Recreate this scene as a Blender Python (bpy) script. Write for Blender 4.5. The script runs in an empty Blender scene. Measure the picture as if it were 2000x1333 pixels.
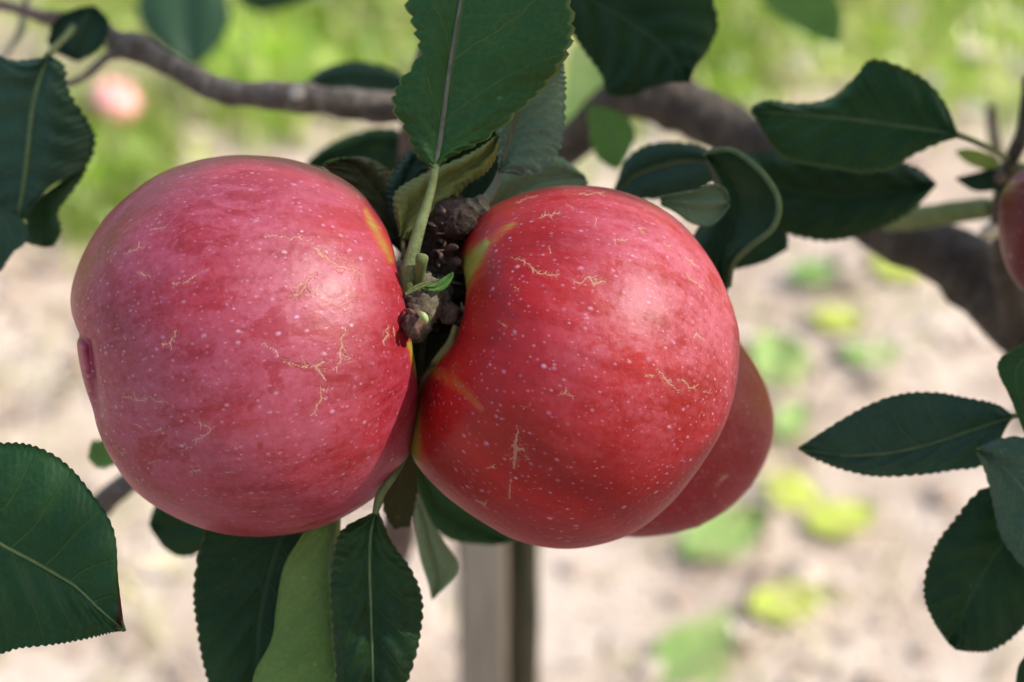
import bpy, math, random
import numpy as np
from mathutils import Vector, Matrix
random.seed(11)
rng = np.random.default_rng(11)
SC = bpy.context.scene
COL = SC.collection

# ------------------------------------------------------------------ camera, sky, sun, exposure
PITCH = math.radians(35.0)
CAM = np.array([0.0, 0.0, 1.35])
CR = np.array([1.0, 0.0, 0.0])
CF = np.array([0.0, math.cos(PITCH), -math.sin(PITCH)])
CU = np.array([0.0, math.sin(PITCH), math.cos(PITCH)])
LENS, SENSOR = 55.0, 22.2
K = SENSOR / LENS / 2000.0                    # metres per photo pixel per metre of distance

cam_d = bpy.data.cameras.new('camera')
cam_o = bpy.data.objects.new('camera', cam_d)
COL.objects.link(cam_o)
cam_d.lens, cam_d.sensor_width, cam_d.sensor_fit = LENS, SENSOR, 'HORIZONTAL'
cam_d.clip_start, cam_d.clip_end = 0.02, 2000
cam_o.location = CAM
cam_o.rotation_euler = (math.pi / 2 - PITCH, 0, 0)
cam_d.dof.use_dof = True
cam_d.dof.focus_distance = 0.572
cam_d.dof.aperture_fstop = 7.1
SC.camera = cam_o

SUN_EL, SUN_AZ = math.radians(45), math.radians(-3)      # azimuth from +X towards +Y
TO_SUN = np.array([math.cos(SUN_EL) * math.cos(SUN_AZ), math.cos(SUN_EL) * math.sin(SUN_AZ), math.sin(SUN_EL)])
world = bpy.data.worlds.new('World')
SC.world = world
world.use_nodes = True
wn = world.node_tree
sky = wn.nodes.new('ShaderNodeTexSky')
sky.sky_type = 'NISHITA'
sky.sun_disc = False
sky.sun_elevation = SUN_EL
sky.sun_rotation = math.atan2(TO_SUN[0], TO_SUN[1])
sky.dust_density = 5.0
sky.ozone_density = 0.6
wn.links.new(sky.outputs[0], wn.nodes['Background'].inputs[0])
wn.nodes['Background'].inputs[1].default_value = 0.15
sd = bpy.data.lights.new('sun', 'SUN')
sd.energy, sd.angle, sd.color = 2.2, math.radians(0.9), (1.0, 0.965, 0.91)
so = bpy.data.objects.new('sun', sd)
COL.objects.link(so)
so.rotation_euler = Vector(TO_SUN).to_track_quat('Z', 'Y').to_euler()
so.location = (2, 0, 5)
vs = SC.view_settings
vs.view_transform, vs.look, vs.gamma, vs.use_curve_mapping = 'Standard', 'None', 1.0, False
vs.exposure = 1.02
SC.cycles.use_denoising = True
SC.cycles.max_bounces = 8

# ------------------------------------------------------------------ helpers
def at(px, py, d):
    """photo pixel + distance along the view axis -> world point (array aware)"""
    px, py, d = np.asarray(px, float), np.asarray(py, float), np.asarray(d, float)
    x = (px - 1000.0) * K * d
    y = (666.5 - py) * K * d
    return CAM + x[..., None] * CR + y[..., None] * CU + d[..., None] * CF

def dm(d):
    """spread of the things behind the fruit along the view axis"""
    d = np.asarray(d, float)
    return np.where(d > 0.65, 0.65 + (d - 0.65) * 1.4, d)

def ground_at(px, py, z=0.0):
    v = at(px, py, 1.0) - CAM
    return CAM + v * ((z - CAM[2]) / v[2])

def link(o, parent=None):
    COL.objects.link(o)
    if parent is not None:
        o.parent = parent
    return o

def wpos(o):
    p = np.array(o.location)
    while o.parent is not None:
        o = o.parent
        p = p + np.array(o.location)
    return p

def mesh_obj(name, verts, faces, mats, parent=None, origin=None, mi=None, uv=None, attrs=None, smooth=True):
    """verts in world space -> ONE mesh object whose origin is `origin`"""
    verts = np.asarray(verts, float)
    if origin is None:
        origin = verts.mean(0)
    me = bpy.data.meshes.new(name)
    faces = np.asarray(faces)
    v = verts - origin
    me.vertices.add(len(v))
    me.vertices.foreach_set('co', v.astype(np.float32).ravel())
    nf, k = faces.shape
    me.loops.add(nf * k)
    me.loops.foreach_set('vertex_index', faces.astype(np.int32).ravel())
    me.polygons.add(nf)
    me.polygons.foreach_set('loop_start', (np.arange(nf) * k).astype(np.int32))
    for m in (mats if isinstance(mats, (list, tuple)) else [mats]):
        me.materials.append(m)
    if mi is not None:
        me.polygons.foreach_set('material_index', np.asarray(mi, np.int32))
    me.polygons.foreach_set('use_smooth', np.full(nf, smooth))
    if uv is not None:
        l = me.uv_layers.new(name='UVMap')
        l.data.foreach_set('uv', np.asarray(uv, np.float32)[faces.ravel()].ravel())
    for n, a in (attrs or {}).items():
        at_ = me.attributes.new(n, 'FLOAT', 'POINT')
        at_.data.foreach_set('value', np.asarray(a, np.float32))
    me.update()
    me.validate()
    o = bpy.data.objects.new(name, me)
    link(o, parent)
    base = wpos(parent) if parent is not None else np.zeros(3)
    o.location = np.asarray(origin) - base
    return o

def empty(name, loc, parent=None):
    o = bpy.data.objects.new(name, None)
    o.empty_display_size = 0.05
    link(o, parent)
    o.location = loc
    return o

def tag(o, label=None, cat=None, group=None, kind=None):
    for k_, v_ in (('label', label), ('category', cat), ('group', group), ('kind', kind)):
        if v_:
            o[k_] = v_
    return o

def catmull(P, n, closed=False):
    """P (m, c) -> (n, c) smooth curve, chord-parametrised by index"""
    P = np.asarray(P, float)
    m = len(P)
    if closed:
        t = np.linspace(0, m, n, endpoint=False)
        i = np.floor(t).astype(int)
        f = (t - i)[:, None]
        p0, p1, p2, p3 = P[(i - 1) % m], P[i % m], P[(i + 1) % m], P[(i + 2) % m]
    else:
        t = np.linspace(0, m - 1, n)
        i = np.minimum(np.floor(t).astype(int), m - 2)
        f = (t - i)[:, None]
        E = np.vstack([2 * P[0] - P[1], P, 2 * P[-1] - P[-2]])
        p0, p1, p2, p3 = E[i], E[i + 1], E[i + 2], E[i + 3]
    return 0.5 * (2 * p1 + (p2 - p0) * f + (2 * p0 - 5 * p1 + 4 * p2 - p3) * f ** 2 + (3 * p1 - p0 - 3 * p2 + p3) * f ** 3)

def grid_faces(nu, nv, wrap=False):
    i, j = np.meshgrid(np.arange(nu - 1), np.arange(nv if wrap else nv - 1), indexing='ij')
    j2 = (j + 1) % nv
    return np.stack([i * nv + j, i * nv + j2, (i + 1) * nv + j2, (i + 1) * nv + j], -1).reshape(-1, 4)

def tube_arrays(pts, radii, nseg=10, n=None, bump=0.0, seed=0, flat=1.0, freq=1.0, rug=0.0, rugf=1.0):
    """closed tube along world polyline (smoothed)"""
    r_ = np.random.default_rng(seed)
    P = np.column_stack([pts, radii])
    n = n or len(pts) * 5
    C = catmull(P, n)
    c, rad = C[:, :3], np.maximum(C[:, 3], 1e-5)
    T = np.gradient(c, axis=0)
    T /= np.linalg.norm(T, axis=1)[:, None] + 1e-12
    nrm = np.cross(T[0], [0.31, 0.2, 0.93])
    nrm /= np.linalg.norm(nrm)
    V, U = [], []
    ph = r_.uniform(0, 6.28, 8)
    ln = np.concatenate([[0], np.cumsum(np.linalg.norm(np.diff(c, axis=0), axis=1))])
    a = np.linspace(0, 2 * np.pi, nseg, endpoint=False)
    for k_ in range(n):
        nrm = nrm - T[k_] * nrm.dot(T[k_])
        nrm /= np.linalg.norm(nrm) + 1e-12
        b = np.cross(T[k_], nrm)
        s = ln[k_] * freq
        rr = rad[k_] * (1 + bump * (0.5 * np.sin(2 * a + ph[0] + s * 90) + 0.4 * np.sin(3 * a + ph[1] - s * 160)
                                    + 0.6 * math.sin(s * 260 + ph[2]) + 0.5 * math.sin(s * 517 + ph[3]) + 0.3 * np.sin(5 * a + ph[4] + s * 400)))
        V.append(c[k_] + (np.cos(a) * rr)[:, None] * nrm + (np.sin(a) * rr * flat)[:, None] * b)
        U.append(np.column_stack([a / 6.2832, np.full(nseg, ln[k_])]))
    if rug:
        A = np.concatenate(V); cc = np.repeat(c, nseg, 0); rv = np.repeat(rad, nseg)
        d_ = np.zeros(len(A))
        for o_ in range(6):
            f_ = 420.0 * rugf * 1.75 ** o_
            k3 = r_.normal(size=(3, 3)) * f_ * np.array([1, 1, 1])
            w_ = sum(np.sin(A @ k3[q] + r_.uniform(0, 6.28)) for q in range(3)) / 3
            d_ += (0.5 - np.abs(w_)) * 0.62 ** o_
        A = cc + (A - cc) * np.clip(1 + rug * d_, 0.4, 1.9)[:, None]
        V = [A]
    V = np.concatenate(list(V) + [c[:1], c[-1:]])
    U = np.concatenate(U + [[[0, 0]], [[0, ln[-1]]]])
    F = grid_faces(n, nseg, True)
    e0, e1 = n * nseg, n * nseg + 1
    j = np.arange(nseg)
    j2 = (j + 1) % nseg
    cap0 = np.column_stack([np.full(nseg, e0), j2, j, j])
    cap1 = np.column_stack([np.full(nseg, e1), (n - 1) * nseg + j, (n - 1) * nseg + j2, (n - 1) * nseg + j2])
    return V, F, np.vstack([cap0, cap1])[:, :3], U

def tube(name, pts, radii, mat, parent=None, nseg=10, n=None, bump=0.0, seed=0, flat=1.0, freq=1.0, endmat=None, rug=0.0, rugf=1.0):
    V, F, caps, U = tube_arrays(pts, radii, nseg, n, bump, seed, flat, freq, rug, rugf)
    # caps as degenerate-free quads: split each triangle fan into quads by pairs
    ns = len(caps) // 2
    quads = []
    for blk in (caps[:ns], caps[ns:]):
        for q in range(0, ns - 1, 2):
            quads.append([blk[q][0], blk[q][1], blk[q][2], blk[q + 1][2]] if blk is caps[:0] else None)
    Q = []
    for blk, first in ((caps[:ns], True), (caps[ns:], False)):
        for q in range(0, ns, 2):
            A, B = blk[q], blk[q + 1]
            if first:      # e0, j+1, j
                Q.append([A[0], B[1], A[1], A[2]])
            else:          # e1, j, j+1
                Q.append([A[0], A[1], A[2], B[2]])
    F2 = np.vstack([F, np.array(Q)])
    mats = [mat] + ([endmat] if endmat else [])
    mi = np.zeros(len(F2), int)
    if endmat:
        mi[len(F) + len(Q) // 2:] = 1
    return mesh_obj(name, V, F2, mats, parent, origin=np.asarray(pts[0]), mi=mi, uv=U)

def ptube(name, P, mat, parent=None, **kw):
    """P: (px, py, depth, width_px)"""
    P = np.array(P, float)
    P[:, 2] = dm(P[:, 2])
    pts = at(P[:, 0], P[:, 1], P[:, 2])
    return tube(name, pts, P[:, 3] * 0.5 * K * P[:, 2], mat, parent, **kw)

# ------------------------------------------------------------------ node helpers
class Sx:
    """a socket with arithmetic"""
    def __init__(s, nt, sock): s.nt, s.s = nt, sock
    def _m(s, op, *a, clamp=False):
        n = s.nt.nodes.new('ShaderNodeMath'); n.operation = op; n.use_clamp = clamp
        for i, x in enumerate((s,) + a):
            if isinstance(x, Sx): s.nt.links.new(x.s, n.inputs[i])
            else: n.inputs[i].default_value = x
        return Sx(s.nt, n.outputs[0])
    def __add__(s, o): return s._m('ADD', o)
    def __sub__(s, o): return s._m('SUBTRACT', o)
    def __mul__(s, o): return s._m('MULTIPLY', o)
    def __truediv__(s, o): return s._m('DIVIDE', o)
    def abs(s): return s._m('ABSOLUTE')
    def fract(s): return s._m('FRACT')
    def pow(s, e): return s._m('POWER', e)
    def max(s, o): return s._m('MAXIMUM', o)
    def min(s, o): return s._m('MINIMUM', o)
    def inv(s): return s._m('MULTIPLY_ADD', -1.0, 1.0)
    def step(s, a, b, lo=0.0, hi=1.0):
        n = s.nt.nodes.new('ShaderNodeMapRange'); n.interpolation_type = 'SMOOTHSTEP'
        s.nt.links.new(s.s, n.inputs[0])
        for i, x in enumerate((a, b, lo, hi)):
            if isinstance(x, Sx): s.nt.links.new(x.s, n.inputs[1 + i])
            else: n.inputs[1 + i].default_value = x
        return Sx(s.nt, n.outputs[0])

class Mat:
    def __init__(s, name):
        s.m = bpy.data.materials.new(name); s.m.use_nodes = True
        s.nt = s.m.node_tree; s.L = s.nt.links
        s.b = s.nt.nodes['Principled BSDF']; s.out = s.nt.nodes['Material Output']
    def node(s, t, **kw):
        n = s.nt.nodes.new(t)
        for k_, v_ in kw.items(): setattr(n, k_, v_)
        return n
    def coord(s, kind='Object'):
        return s.node('ShaderNodeTexCoord').outputs[kind]
    def sep(s, sock):
        n = s.node('ShaderNodeSeparateXYZ'); s.L.new(sock, n.inputs[0])
        return [Sx(s.nt, o) for o in n.outputs]
    def comb(s, x, y, z=0.0):
        n = s.node('ShaderNodeCombineXYZ')
        for i, v_ in enumerate((x, y, z)):
            if isinstance(v_, Sx): s.L.new(v_.s, n.inputs[i])
            else: n.inputs[i].default_value = v_
        return n.outputs[0]
    def noise(s, vec, scale, detail=3, rough=0.55, dist=0.0, color=False):
        n = s.node('ShaderNodeTexNoise'); s.L.new(vec, n.inputs['Vector'])
        n.inputs['Scale'].default_value = scale; n.inputs['Detail'].default_value = detail
        n.inputs['Roughness'].default_value = rough; n.inputs['Distortion'].default_value = dist
        return n.outputs['Color'] if color else Sx(s.nt, n.outputs[0])
    def voro(s, vec, scale, feature='F1', rand=1.0, out='Distance'):
        n = s.node('ShaderNodeTexVoronoi'); n.feature = feature; s.L.new(vec, n.inputs['Vector'])
        n.inputs['Scale'].default_value = scale; n.inputs['Randomness'].default_value = rand
        return Sx(s.nt, n.outputs[out]) if out == 'Distance' else n.outputs[out]
    def mapping(s, vec, scale=(1, 1, 1), loc=(0, 0, 0)):
        n = s.node('ShaderNodeMapping'); s.L.new(vec, n.inputs[0])
        n.inputs['Scale'].default_value = scale; n.inputs['Location'].default_value = loc
        return n.outputs[0]
    def attr(s, name):
        n = s.node('ShaderNodeAttribute'); n.attribute_name = name
        return Sx(s.nt, n.outputs['Fac'])
    def rnd(s):
        return Sx(s.nt, s.node('ShaderNodeObjectInfo').outputs['Random'])
    def mix(s, f, a, b):
        n = s.node('ShaderNodeMix', data_type='RGBA')
        for i, v_ in ((0, f), (6, a), (7, b)):
            if isinstance(v_, Sx): s.L.new(v_.s, n.inputs[i])
            elif isinstance(v_, bpy.types.NodeSocket): s.L.new(v_, n.inputs[i])
            elif i == 0: n.inputs[i].default_value = v_
            else: n.inputs[i].default_value = (*v_, 1)
        return n.outputs[2]
    def set(s, **kw):
        for k_, v_ in kw.items():
            i = s.b.inputs[k_.replace('_', ' ')]
            if isinstance(v_, Sx): s.L.new(v_.s, i)
            elif isinstance(v_, bpy.types.NodeSocket): s.L.new(v_, i)
            elif isinstance(v_, tuple): i.default_value = (*v_, 1) if len(i.default_value) == 4 else v_
            else: i.default_value = v_
        return s
    def bump(s, h, dist, strength=1.0):
        n = s.node('ShaderNodeBump'); s.L.new(h.s, n.inputs['Height'])
        n.inputs['Distance'].default_value = dist; n.inputs['Strength'].default_value = strength
        s.L.new(n.outputs[0], s.b.inputs['Normal']); return n
    def translucent(s, color, fac):
        t = s.node('ShaderNodeBsdfTranslucent'); mx = s.node('ShaderNodeMixShader')
        if isinstance(color, tuple): t.inputs[0].default_value = (*color, 1)
        else: s.L.new(color, t.inputs[0])
        mx.inputs[0].default_value = fac
        s.L.new(s.b.outputs[0], mx.inputs[1]); s.L.new(t.outputs[0], mx.inputs[2])
        s.L.new(mx.outputs[0], s.out.inputs[0]); return s

def leaf_material(name, base, base2, vein, rough, vein_amt=0.7, tert=0.35, bumpd=0.00028, spots=None, transl=(0.10, 0.22, 0.03), tf=0.12,
                  nveins=7.0, sunken=True, tip=None, spec=0.24, edge=None, kv=0.34):
    M = Mat(name)
    uv = M.coord('UV')
    u, v, _ = M.sep(uv)
    a = v.abs()
    obj = M.coord('Object')
    wob = M.noise(obj, 55, 2)
    s = (u - a * kv + a * a * 0.12 + v * 0.035) * nveins + (wob - 0.5) * 0.30
    f = (s.fract() - 0.5).abs() * 2.0               # 1 on the vein line
    wv = a * -0.045 + 0.075
    wv = wv * (nveins / 7.0)
    sec = f.step((wv * 1.5).inv(), (wv * 0.5).inv()) * (a * -0.45 + 1.0)
    mid = a.step(0.015, 0.05).inv()
    big0 = M.noise(obj, 60, 3)
    tv = M.comb(u * 24.0 + (big0 - 0.5) * 2.0, v * 7.5 + s * 1.6, 0.0)
    te = M.voro(tv, 1.0, 'DISTANCE_TO_EDGE')
    ter = te.step(0.0, 0.07).inv() * big0.step(0.35, 0.7)
    veins = mid.max(sec * vein_amt).max(ter * tert)
    big = M.noise(obj, 28, 4)
    fine = M.noise(obj, 900, 2)
    col = M.mix(big.step(0.35, 0.68), base, base2)
    col = M.mix(fine.step(0.4, 0.75) * 0.22, col, tuple(min(1, c * 1.7 + 0.01) for c in base2))
    col = M.mix(veins * 0.85, col, vein)
    fk = M.noise(obj, 230, 3, 0.6)
    col = M.mix(fk.step(0.69, 0.73) * 0.55, col, tuple(min(1, c * 2.2 + 0.02) for c in base2))
    if spots:
        sp = M.noise(obj, 120, 5, 0.65)
        col = M.mix(sp.step(0.56, 0.66) * 0.9, col, spots)
    if edge:
        col = M.mix(a.step(0.945, 0.99) * 0.8, col, edge)
    if tip:
        tn = u + (M.noise(obj, 200, 3) - 0.5) * 0.08
        col = M.mix(tn.step(0.885, 0.915), col, tip)
    M.set(Base_Color=col, Roughness=rough, Specular_IOR_Level=spec)
    h = te.step(0.0, 0.45) * 0.30 + (sec.max(mid)).inv() * 0.7 + fine * 0.25 + big * 1.2
    M.bump(h if sunken else (veins * 1.0 + fine * 0.2), bumpd, 1.0)
    M.translucent(transl, tf)
    return M.m

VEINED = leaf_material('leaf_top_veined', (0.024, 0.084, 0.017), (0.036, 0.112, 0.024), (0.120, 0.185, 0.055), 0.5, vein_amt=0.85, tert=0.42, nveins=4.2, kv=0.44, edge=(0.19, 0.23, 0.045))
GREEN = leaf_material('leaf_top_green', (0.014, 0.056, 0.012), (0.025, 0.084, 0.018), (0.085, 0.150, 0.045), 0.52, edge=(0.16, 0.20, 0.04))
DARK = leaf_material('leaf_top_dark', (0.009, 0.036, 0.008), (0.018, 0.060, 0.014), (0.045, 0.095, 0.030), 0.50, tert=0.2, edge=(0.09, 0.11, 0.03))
BLUISH = leaf_material('leaf_top_bluish', (0.022, 0.062, 0.032), (0.034, 0.086, 0.044), (0.075, 0.130, 0.070), 0.46, tert=0.2)
GREEN_TIP = leaf_material('leaf_top_browned_tip', (0.012, 0.052, 0.014), (0.020, 0.072, 0.020), (0.060, 0.130, 0.040), 0.52, tip=(0.07, 0.02, 0.012), tert=0.2)
GREY_L = leaf_material('leaf_grey_green_pale', (0.150, 0.240, 0.150), (0.195, 0.290, 0.185), (0.26, 0.30, 0.20), 0.5)
GREY = leaf_material('leaf_grey_green', (0.050, 0.105, 0.058), (0.075, 0.140, 0.080), (0.20, 0.25, 0.16), 0.5)
PALE = leaf_material('leaf_underside', (0.120, 0.215, 0.045), (0.165, 0.265, 0.060), (0.25, 0.32, 0.12), 0.62, vein_amt=0.5, tert=0.12, sunken=False, spec=0.25, nveins=6)
PALE_W = leaf_material('leaf_underside_downy', (0.20, 0.29, 0.14), (0.26, 0.35, 0.19), (0.30, 0.37, 0.20), 0.7, vein_amt=0.4, tert=0.1, sunken=False, spec=0.2)
OLIVE = leaf_material('leaf_underside_olive', (0.215, 0.235, 0.055), (0.265, 0.280, 0.072), (0.24, 0.26, 0.10), 0.6, tert=0.25, sunken=False, spots=(0.11, 0.075, 0.025), spec=0.25, edge=(0.27, 0.28, 0.08))
BROWNED = leaf_material('leaf_browned', (0.060, 0.060, 0.018), (0.085, 0.095, 0.025), (0.12, 0.13, 0.04), 0.6, spots=(0.050, 0.024, 0.014), spec=0.3, edge=(0.16, 0.17, 0.05))
YELLOW = leaf_material('leaf_yellowing', (0.42, 0.52, 0.075), (0.58, 0.62, 0.15), (0.58, 0.62, 0.22), 0.5, transl=(0.55, 0.65, 0.06), tf=0.2)
LIME = leaf_material('leaf_light_green', (0.21, 0.36, 0.10), (0.38, 0.48, 0.18), (0.30, 0.40, 0.14), 0.45, transl=(0.4, 0.6, 0.08), tf=0.22)
MIDG = leaf_material('leaf_mid_green', (0.10, 0.25, 0.045), (0.17, 0.34, 0.07), (0.15, 0.22, 0.08), 0.45, transl=(0.2, 0.4, 0.05), tf=0.25)

def simple(name, c1, c2, scale=60, rough=0.7, bumpd=0.0, bscale=200, spec=0.3, detail=5, stretch=None):
    M = Mat(name)
    o = M.coord('Object')
    if stretch: o = M.mapping(o, stretch)
    n = M.noise(o, scale, detail, 0.62)
    M.set(Base_Color=M.mix(n.step(0.35, 0.68), c1, c2), Roughness=rough, Specular_IOR_Level=spec)
    if bumpd: M.bump(M.noise(o, bscale, 6, 0.65), bumpd)
    return M.m

def bark_material(name, c1, c2, c3, spec=0.3):
    M = Mat(name)
    o = M.coord('Object'); uv = M.coord('UV')
    u, v, _ = M.sep(uv)
    rings = M.noise(M.comb(u * 3.0, v * 420.0), 1.0, 4, 0.6)
    n = M.noise(o, 130, 6, 0.65)
    col = M.mix(n.step(0.35, 0.65), c1, c2)
    col = M.mix(rings.step(0.52, 0.70) * 0.7, col, c3)
    li = M.noise(o, 75, 5, 0.7)
    col = M.mix(li.step(0.60, 0.68) * 0.7, col, tuple(min(1, c * 1.15) for c in c3))
    col = M.mix(li.step(0.30, 0.38).inv() * 0.6, col, tuple(c * 0.5 for c in c1))
    M.set(Base_Color=col, Roughness=0.72, Specular_IOR_Level=spec)
    M.bump(n * 0.6 + rings * 0.5 + M.noise(o, 500, 4) * 0.3, 0.0025)
    return M.m

BARK = bark_material('bark_grey_brown', (0.085, 0.066, 0.052), (0.165, 0.138, 0.112), (0.32, 0.285, 0.25))
BARK_D = bark_material('bark_dark', (0.045, 0.034, 0.025), (0.085, 0.066, 0.048), (0.16, 0.135, 0.11))
BARK_R = bark_material('bark_reddish', (0.130, 0.080, 0.060), (0.19, 0.13, 0.11), (0.24, 0.19, 0.18))
SPURM = bark_material('spur_bark', (0.030, 0.016, 0.010), (0.085, 0.052, 0.034), (0.22, 0.145, 0.095))
SPURG = simple('spur_young_grey', (0.10, 0.075, 0.045), (0.24, 0.215, 0.14), 260, 0.8, 0.0008, 700)
BUDM = simple('bud_scale', (0.060, 0.026, 0.018), (0.15, 0.085, 0.06), 300, 0.55, 0.0005, 900)
PETIOLE = simple('petiole_hairy', (0.135, 0.170, 0.055), (0.20, 0.225, 0.095), 240, 0.75, 0.0006, 1500)
PETIOLE2 = simple('petiole_grey', (0.20, 0.21, 0.13), (0.26, 0.26, 0.175), 240, 0.8, 0.0005, 1500)
MIDRIB = simple('midrib_downy', (0.135, 0.145, 0.095), (0.20, 0.205, 0.15), 300, 0.85, 0.0004, 2000)
MIDRIB_G = simple('midrib_green', (0.11, 0.17, 0.06), (0.16, 0.22, 0.085), 300, 0.7, 0.0003, 2000)
STUB = simple('shoot_green', (0.13, 0.17, 0.05), (0.19, 0.23, 0.08), 200, 0.65, 0.0004, 900)
CUT = simple('fresh_cut_green', (0.36, 0.48, 0.14), (0.46, 0.56, 0.22), 500, 0.6)
CUTW = simple('fresh_cut_wood', (0.55, 0.46, 0.36), (0.66, 0.58, 0.47), 300, 0.6)
POSTM = simple('weathered_wood', (0.45, 0.37, 0.28), (0.62, 0.53, 0.42), 40, 0.85, 0.002, 150, 0.2, 6, (6, 6, 0.5))
STAKEM = simple('stake_dark_green', (0.045, 0.052, 0.026), (0.15, 0.125, 0.08), 14, 0.75, 0.002, 120, 0.25, 6, (3, 3, 0.5))
STALKM = simple('stalk', (0.12, 0.10, 0.04), (0.17, 0.15, 0.06), 200, 0.7, 0.0004, 700)
SEPAL = simple('dried_sepal', (0.16, 0.17, 0.09), (0.10, 0.07, 0.04), 300, 0.8, 0.0004, 900)

# ------------------------------------------------------------------ apple material
def apple_material(name, red1, red2, pink, bloom_lo, bloom_hi, green, spec=0.55, rough0=0.42):
    M = Mat(name)
    o = M.coord('Object')
    ax = M.attr('axial')                                   # -1 stem .. 1 calyx
    stretch = M.mapping(o, (1, 1, 0.35))
    big = M.noise(stretch, 30, 4, 0.55, 0.5)
    bloomn = M.noise(M.mapping(o, (1, 1, 0.8), (7, 3, 1)), 48, 7, 0.66, 0.3)
    lon = M.comb(M.attr('cphi'), M.attr('sphi'), ax * 0.22)
    streak = M.noise(lon, 15, 6, 0.65, 0.25)
    fine = M.noise(o, 1900, 3, 0.7)
    grit = M.noise(o, 620, 4, 0.7)
    col = M.mix(big.step(0.36, 0.66), red1, red2)
    col = M.mix(streak.step(0.46, 0.66) * 0.6, col, red1)
    # waxy bloom, wiped off in places; on the right apple also painted sheen
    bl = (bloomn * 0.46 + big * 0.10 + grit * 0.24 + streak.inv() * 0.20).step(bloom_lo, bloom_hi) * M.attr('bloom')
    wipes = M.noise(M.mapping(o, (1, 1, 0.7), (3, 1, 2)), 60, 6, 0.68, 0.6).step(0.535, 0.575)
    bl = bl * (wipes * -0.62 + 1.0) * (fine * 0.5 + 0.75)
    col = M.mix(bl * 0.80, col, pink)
    # lenticels: sparse at the shoulder, dense round the calyx
    dens = (ax + (M.noise(o, 40, 2) - 0.5) * 0.7).step(0.30, 0.85)
    def dots(scale, r0, r1, keep):
        n = M.node('ShaderNodeTexVoronoi'); n.inputs['Scale'].default_value = scale
        wv = M.mapping(o, (1, 1, 0.72)); M.L.new(wv, n.inputs['Vector'])
        hue = M.sep(n.outputs['Color'])[0]
        d = Sx(M.nt, n.outputs['Distance'])
        siz = hue * 1.0 + 0.35
        core = (d / siz).step(r0, r1).inv()
        return core * hue.step(keep, keep + 0.05) * (M.sep(n.outputs['Color'])[1] * 0.65 + 0.4), d
    d1, _ = dots(330, 0.02, 0.19, 0.05)
    d2, _ = dots(720, 0.03, 0.30, 0.18)
    d3, _ = dots(150, 0.02, 0.085, 0.45)
    lent = (d1 * 0.95).max(d2 * (dens * 0.65 + 0.52)).max(d3)
    col = M.mix(lent * 0.60, col, (0.72, 0.42, 0.58))
    pit = d3.step(0.75, 1.0)
    # unripe ground colour by the stalk and in rubbed-out streaks
    gb = M.attr('bare') * 0.92 + (streak - 0.5) * 0.9 + (M.noise(o, 240, 3) - 0.5) * 0.25
    gmask = gb.step(0.36, 0.98)
    col = M.mix(gmask, col, green)
    col = M.mix(gb.step(0.12, 0.5) * (gmask.inv()) * 0.55, col, (0.50, 0.07, 0.012))
    # russet scars
    rn = M.noise(o, 1500, 4, 0.7)
    rn2 = M.noise(o, 420, 3, 0.6)
    nv_ = M.node('ShaderNodeVectorMath', operation='ADD')
    sc_ = M.node('ShaderNodeVectorMath', operation='SCALE'); sc_.inputs[3].default_value = 0.0016
    M.L.new(M.noise(o, 700, 3, 0.6, color=True), sc_.inputs[0])
    M.L.new(o, nv_.inputs[0]); M.L.new(sc_.outputs[0], nv_.inputs[1])
    net = M.voro(nv_.outputs[0], 760, 'DISTANCE_TO_EDGE').step(0.0, 0.085).inv()
    core_r = (M.attr('russet') + (rn - 0.5) * 0.9 + (rn2 - 0.5) * 1.1).step(0.28, 0.70)
    rus = core_r.max(net * (M.attr('halo') + (rn2 - 0.5) * 1.4).step(0.25, 0.8) * 0.40)
    col = M.mix(rus * 0.54, col, M.mix(rn, (0.48, 0.22, 0.11), (0.74, 0.47, 0.31)))
    # tiny freckle-like russet flecks near the calyx
    fl = M.noise(M.mapping(o, (1, 1, 0.6)), 330, 5, 0.7, 1.0)
    col = M.mix(fl.step(0.665, 0.70) * (dens * 0.6 + 0.2), col, (0.52, 0.28, 0.12))
    rough = (bl * 0.13 + rough0) + rus * 0.25
    M.set(Base_Color=col, Roughness=rough, Specular_IOR_Level=bl * 0.35 + spec, Subsurface_Weight=0.0)
    M.b.inputs['Sheen Weight'].default_value = 0.0
    M.b.inputs['Sheen Roughness'].default_value = 0.4
    M.b.inputs['Sheen Tint'].default_value = (1.0, 0.8, 0.85, 1)
    M.bump(M.noise(o, 300, 3) * 0.5 + lent * 0.25 + rn * rus * 0.8 + fine * 0.05 + M.noise(o, 45, 3) * 1.6, 0.0007, 0.55)
    return M.m

APPLE_L = apple_material('apple_skin_bloomed', (0.24, 0.006, 0.008), (0.36, 0.014, 0.020), (0.46, 0.080, 0.138), 0.37, 0.62, (0.34, 0.28, 0.03))
APPLE_R = apple_material('apple_skin_red', (0.27, 0.004, 0.003), (0.42, 0.008, 0.006), (0.54, 0.110, 0.165), 0.40, 0.61, (0.30, 0.29, 0.035), 0.40, 0.44)
APPLE_P = apple_material('apple_skin_pink', (0.52, 0.10, 0.09), (0.66, 0.22, 0.19), (0.80, 0.42, 0.40), 0.3, 0.5, (0.6, 0.5, 0.15))
APPLE_SHADED = apple_material('apple_skin_shade_dark', (0.14, 0.005, 0.006), (0.22, 0.012, 0.012), (0.30, 0.07, 0.09), 0.5, 0.7, (0.3, 0.2, 0.03))  # the edge apple's shade is put into a darker skin colour
APPLE_B = apple_material('apple_skin_dull', (0.28, 0.004, 0.008), (0.38, 0.008, 0.017), (0.40, 0.04, 0.065), 0.48, 0.66, (0.40, 0.30, 0.05))

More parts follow.
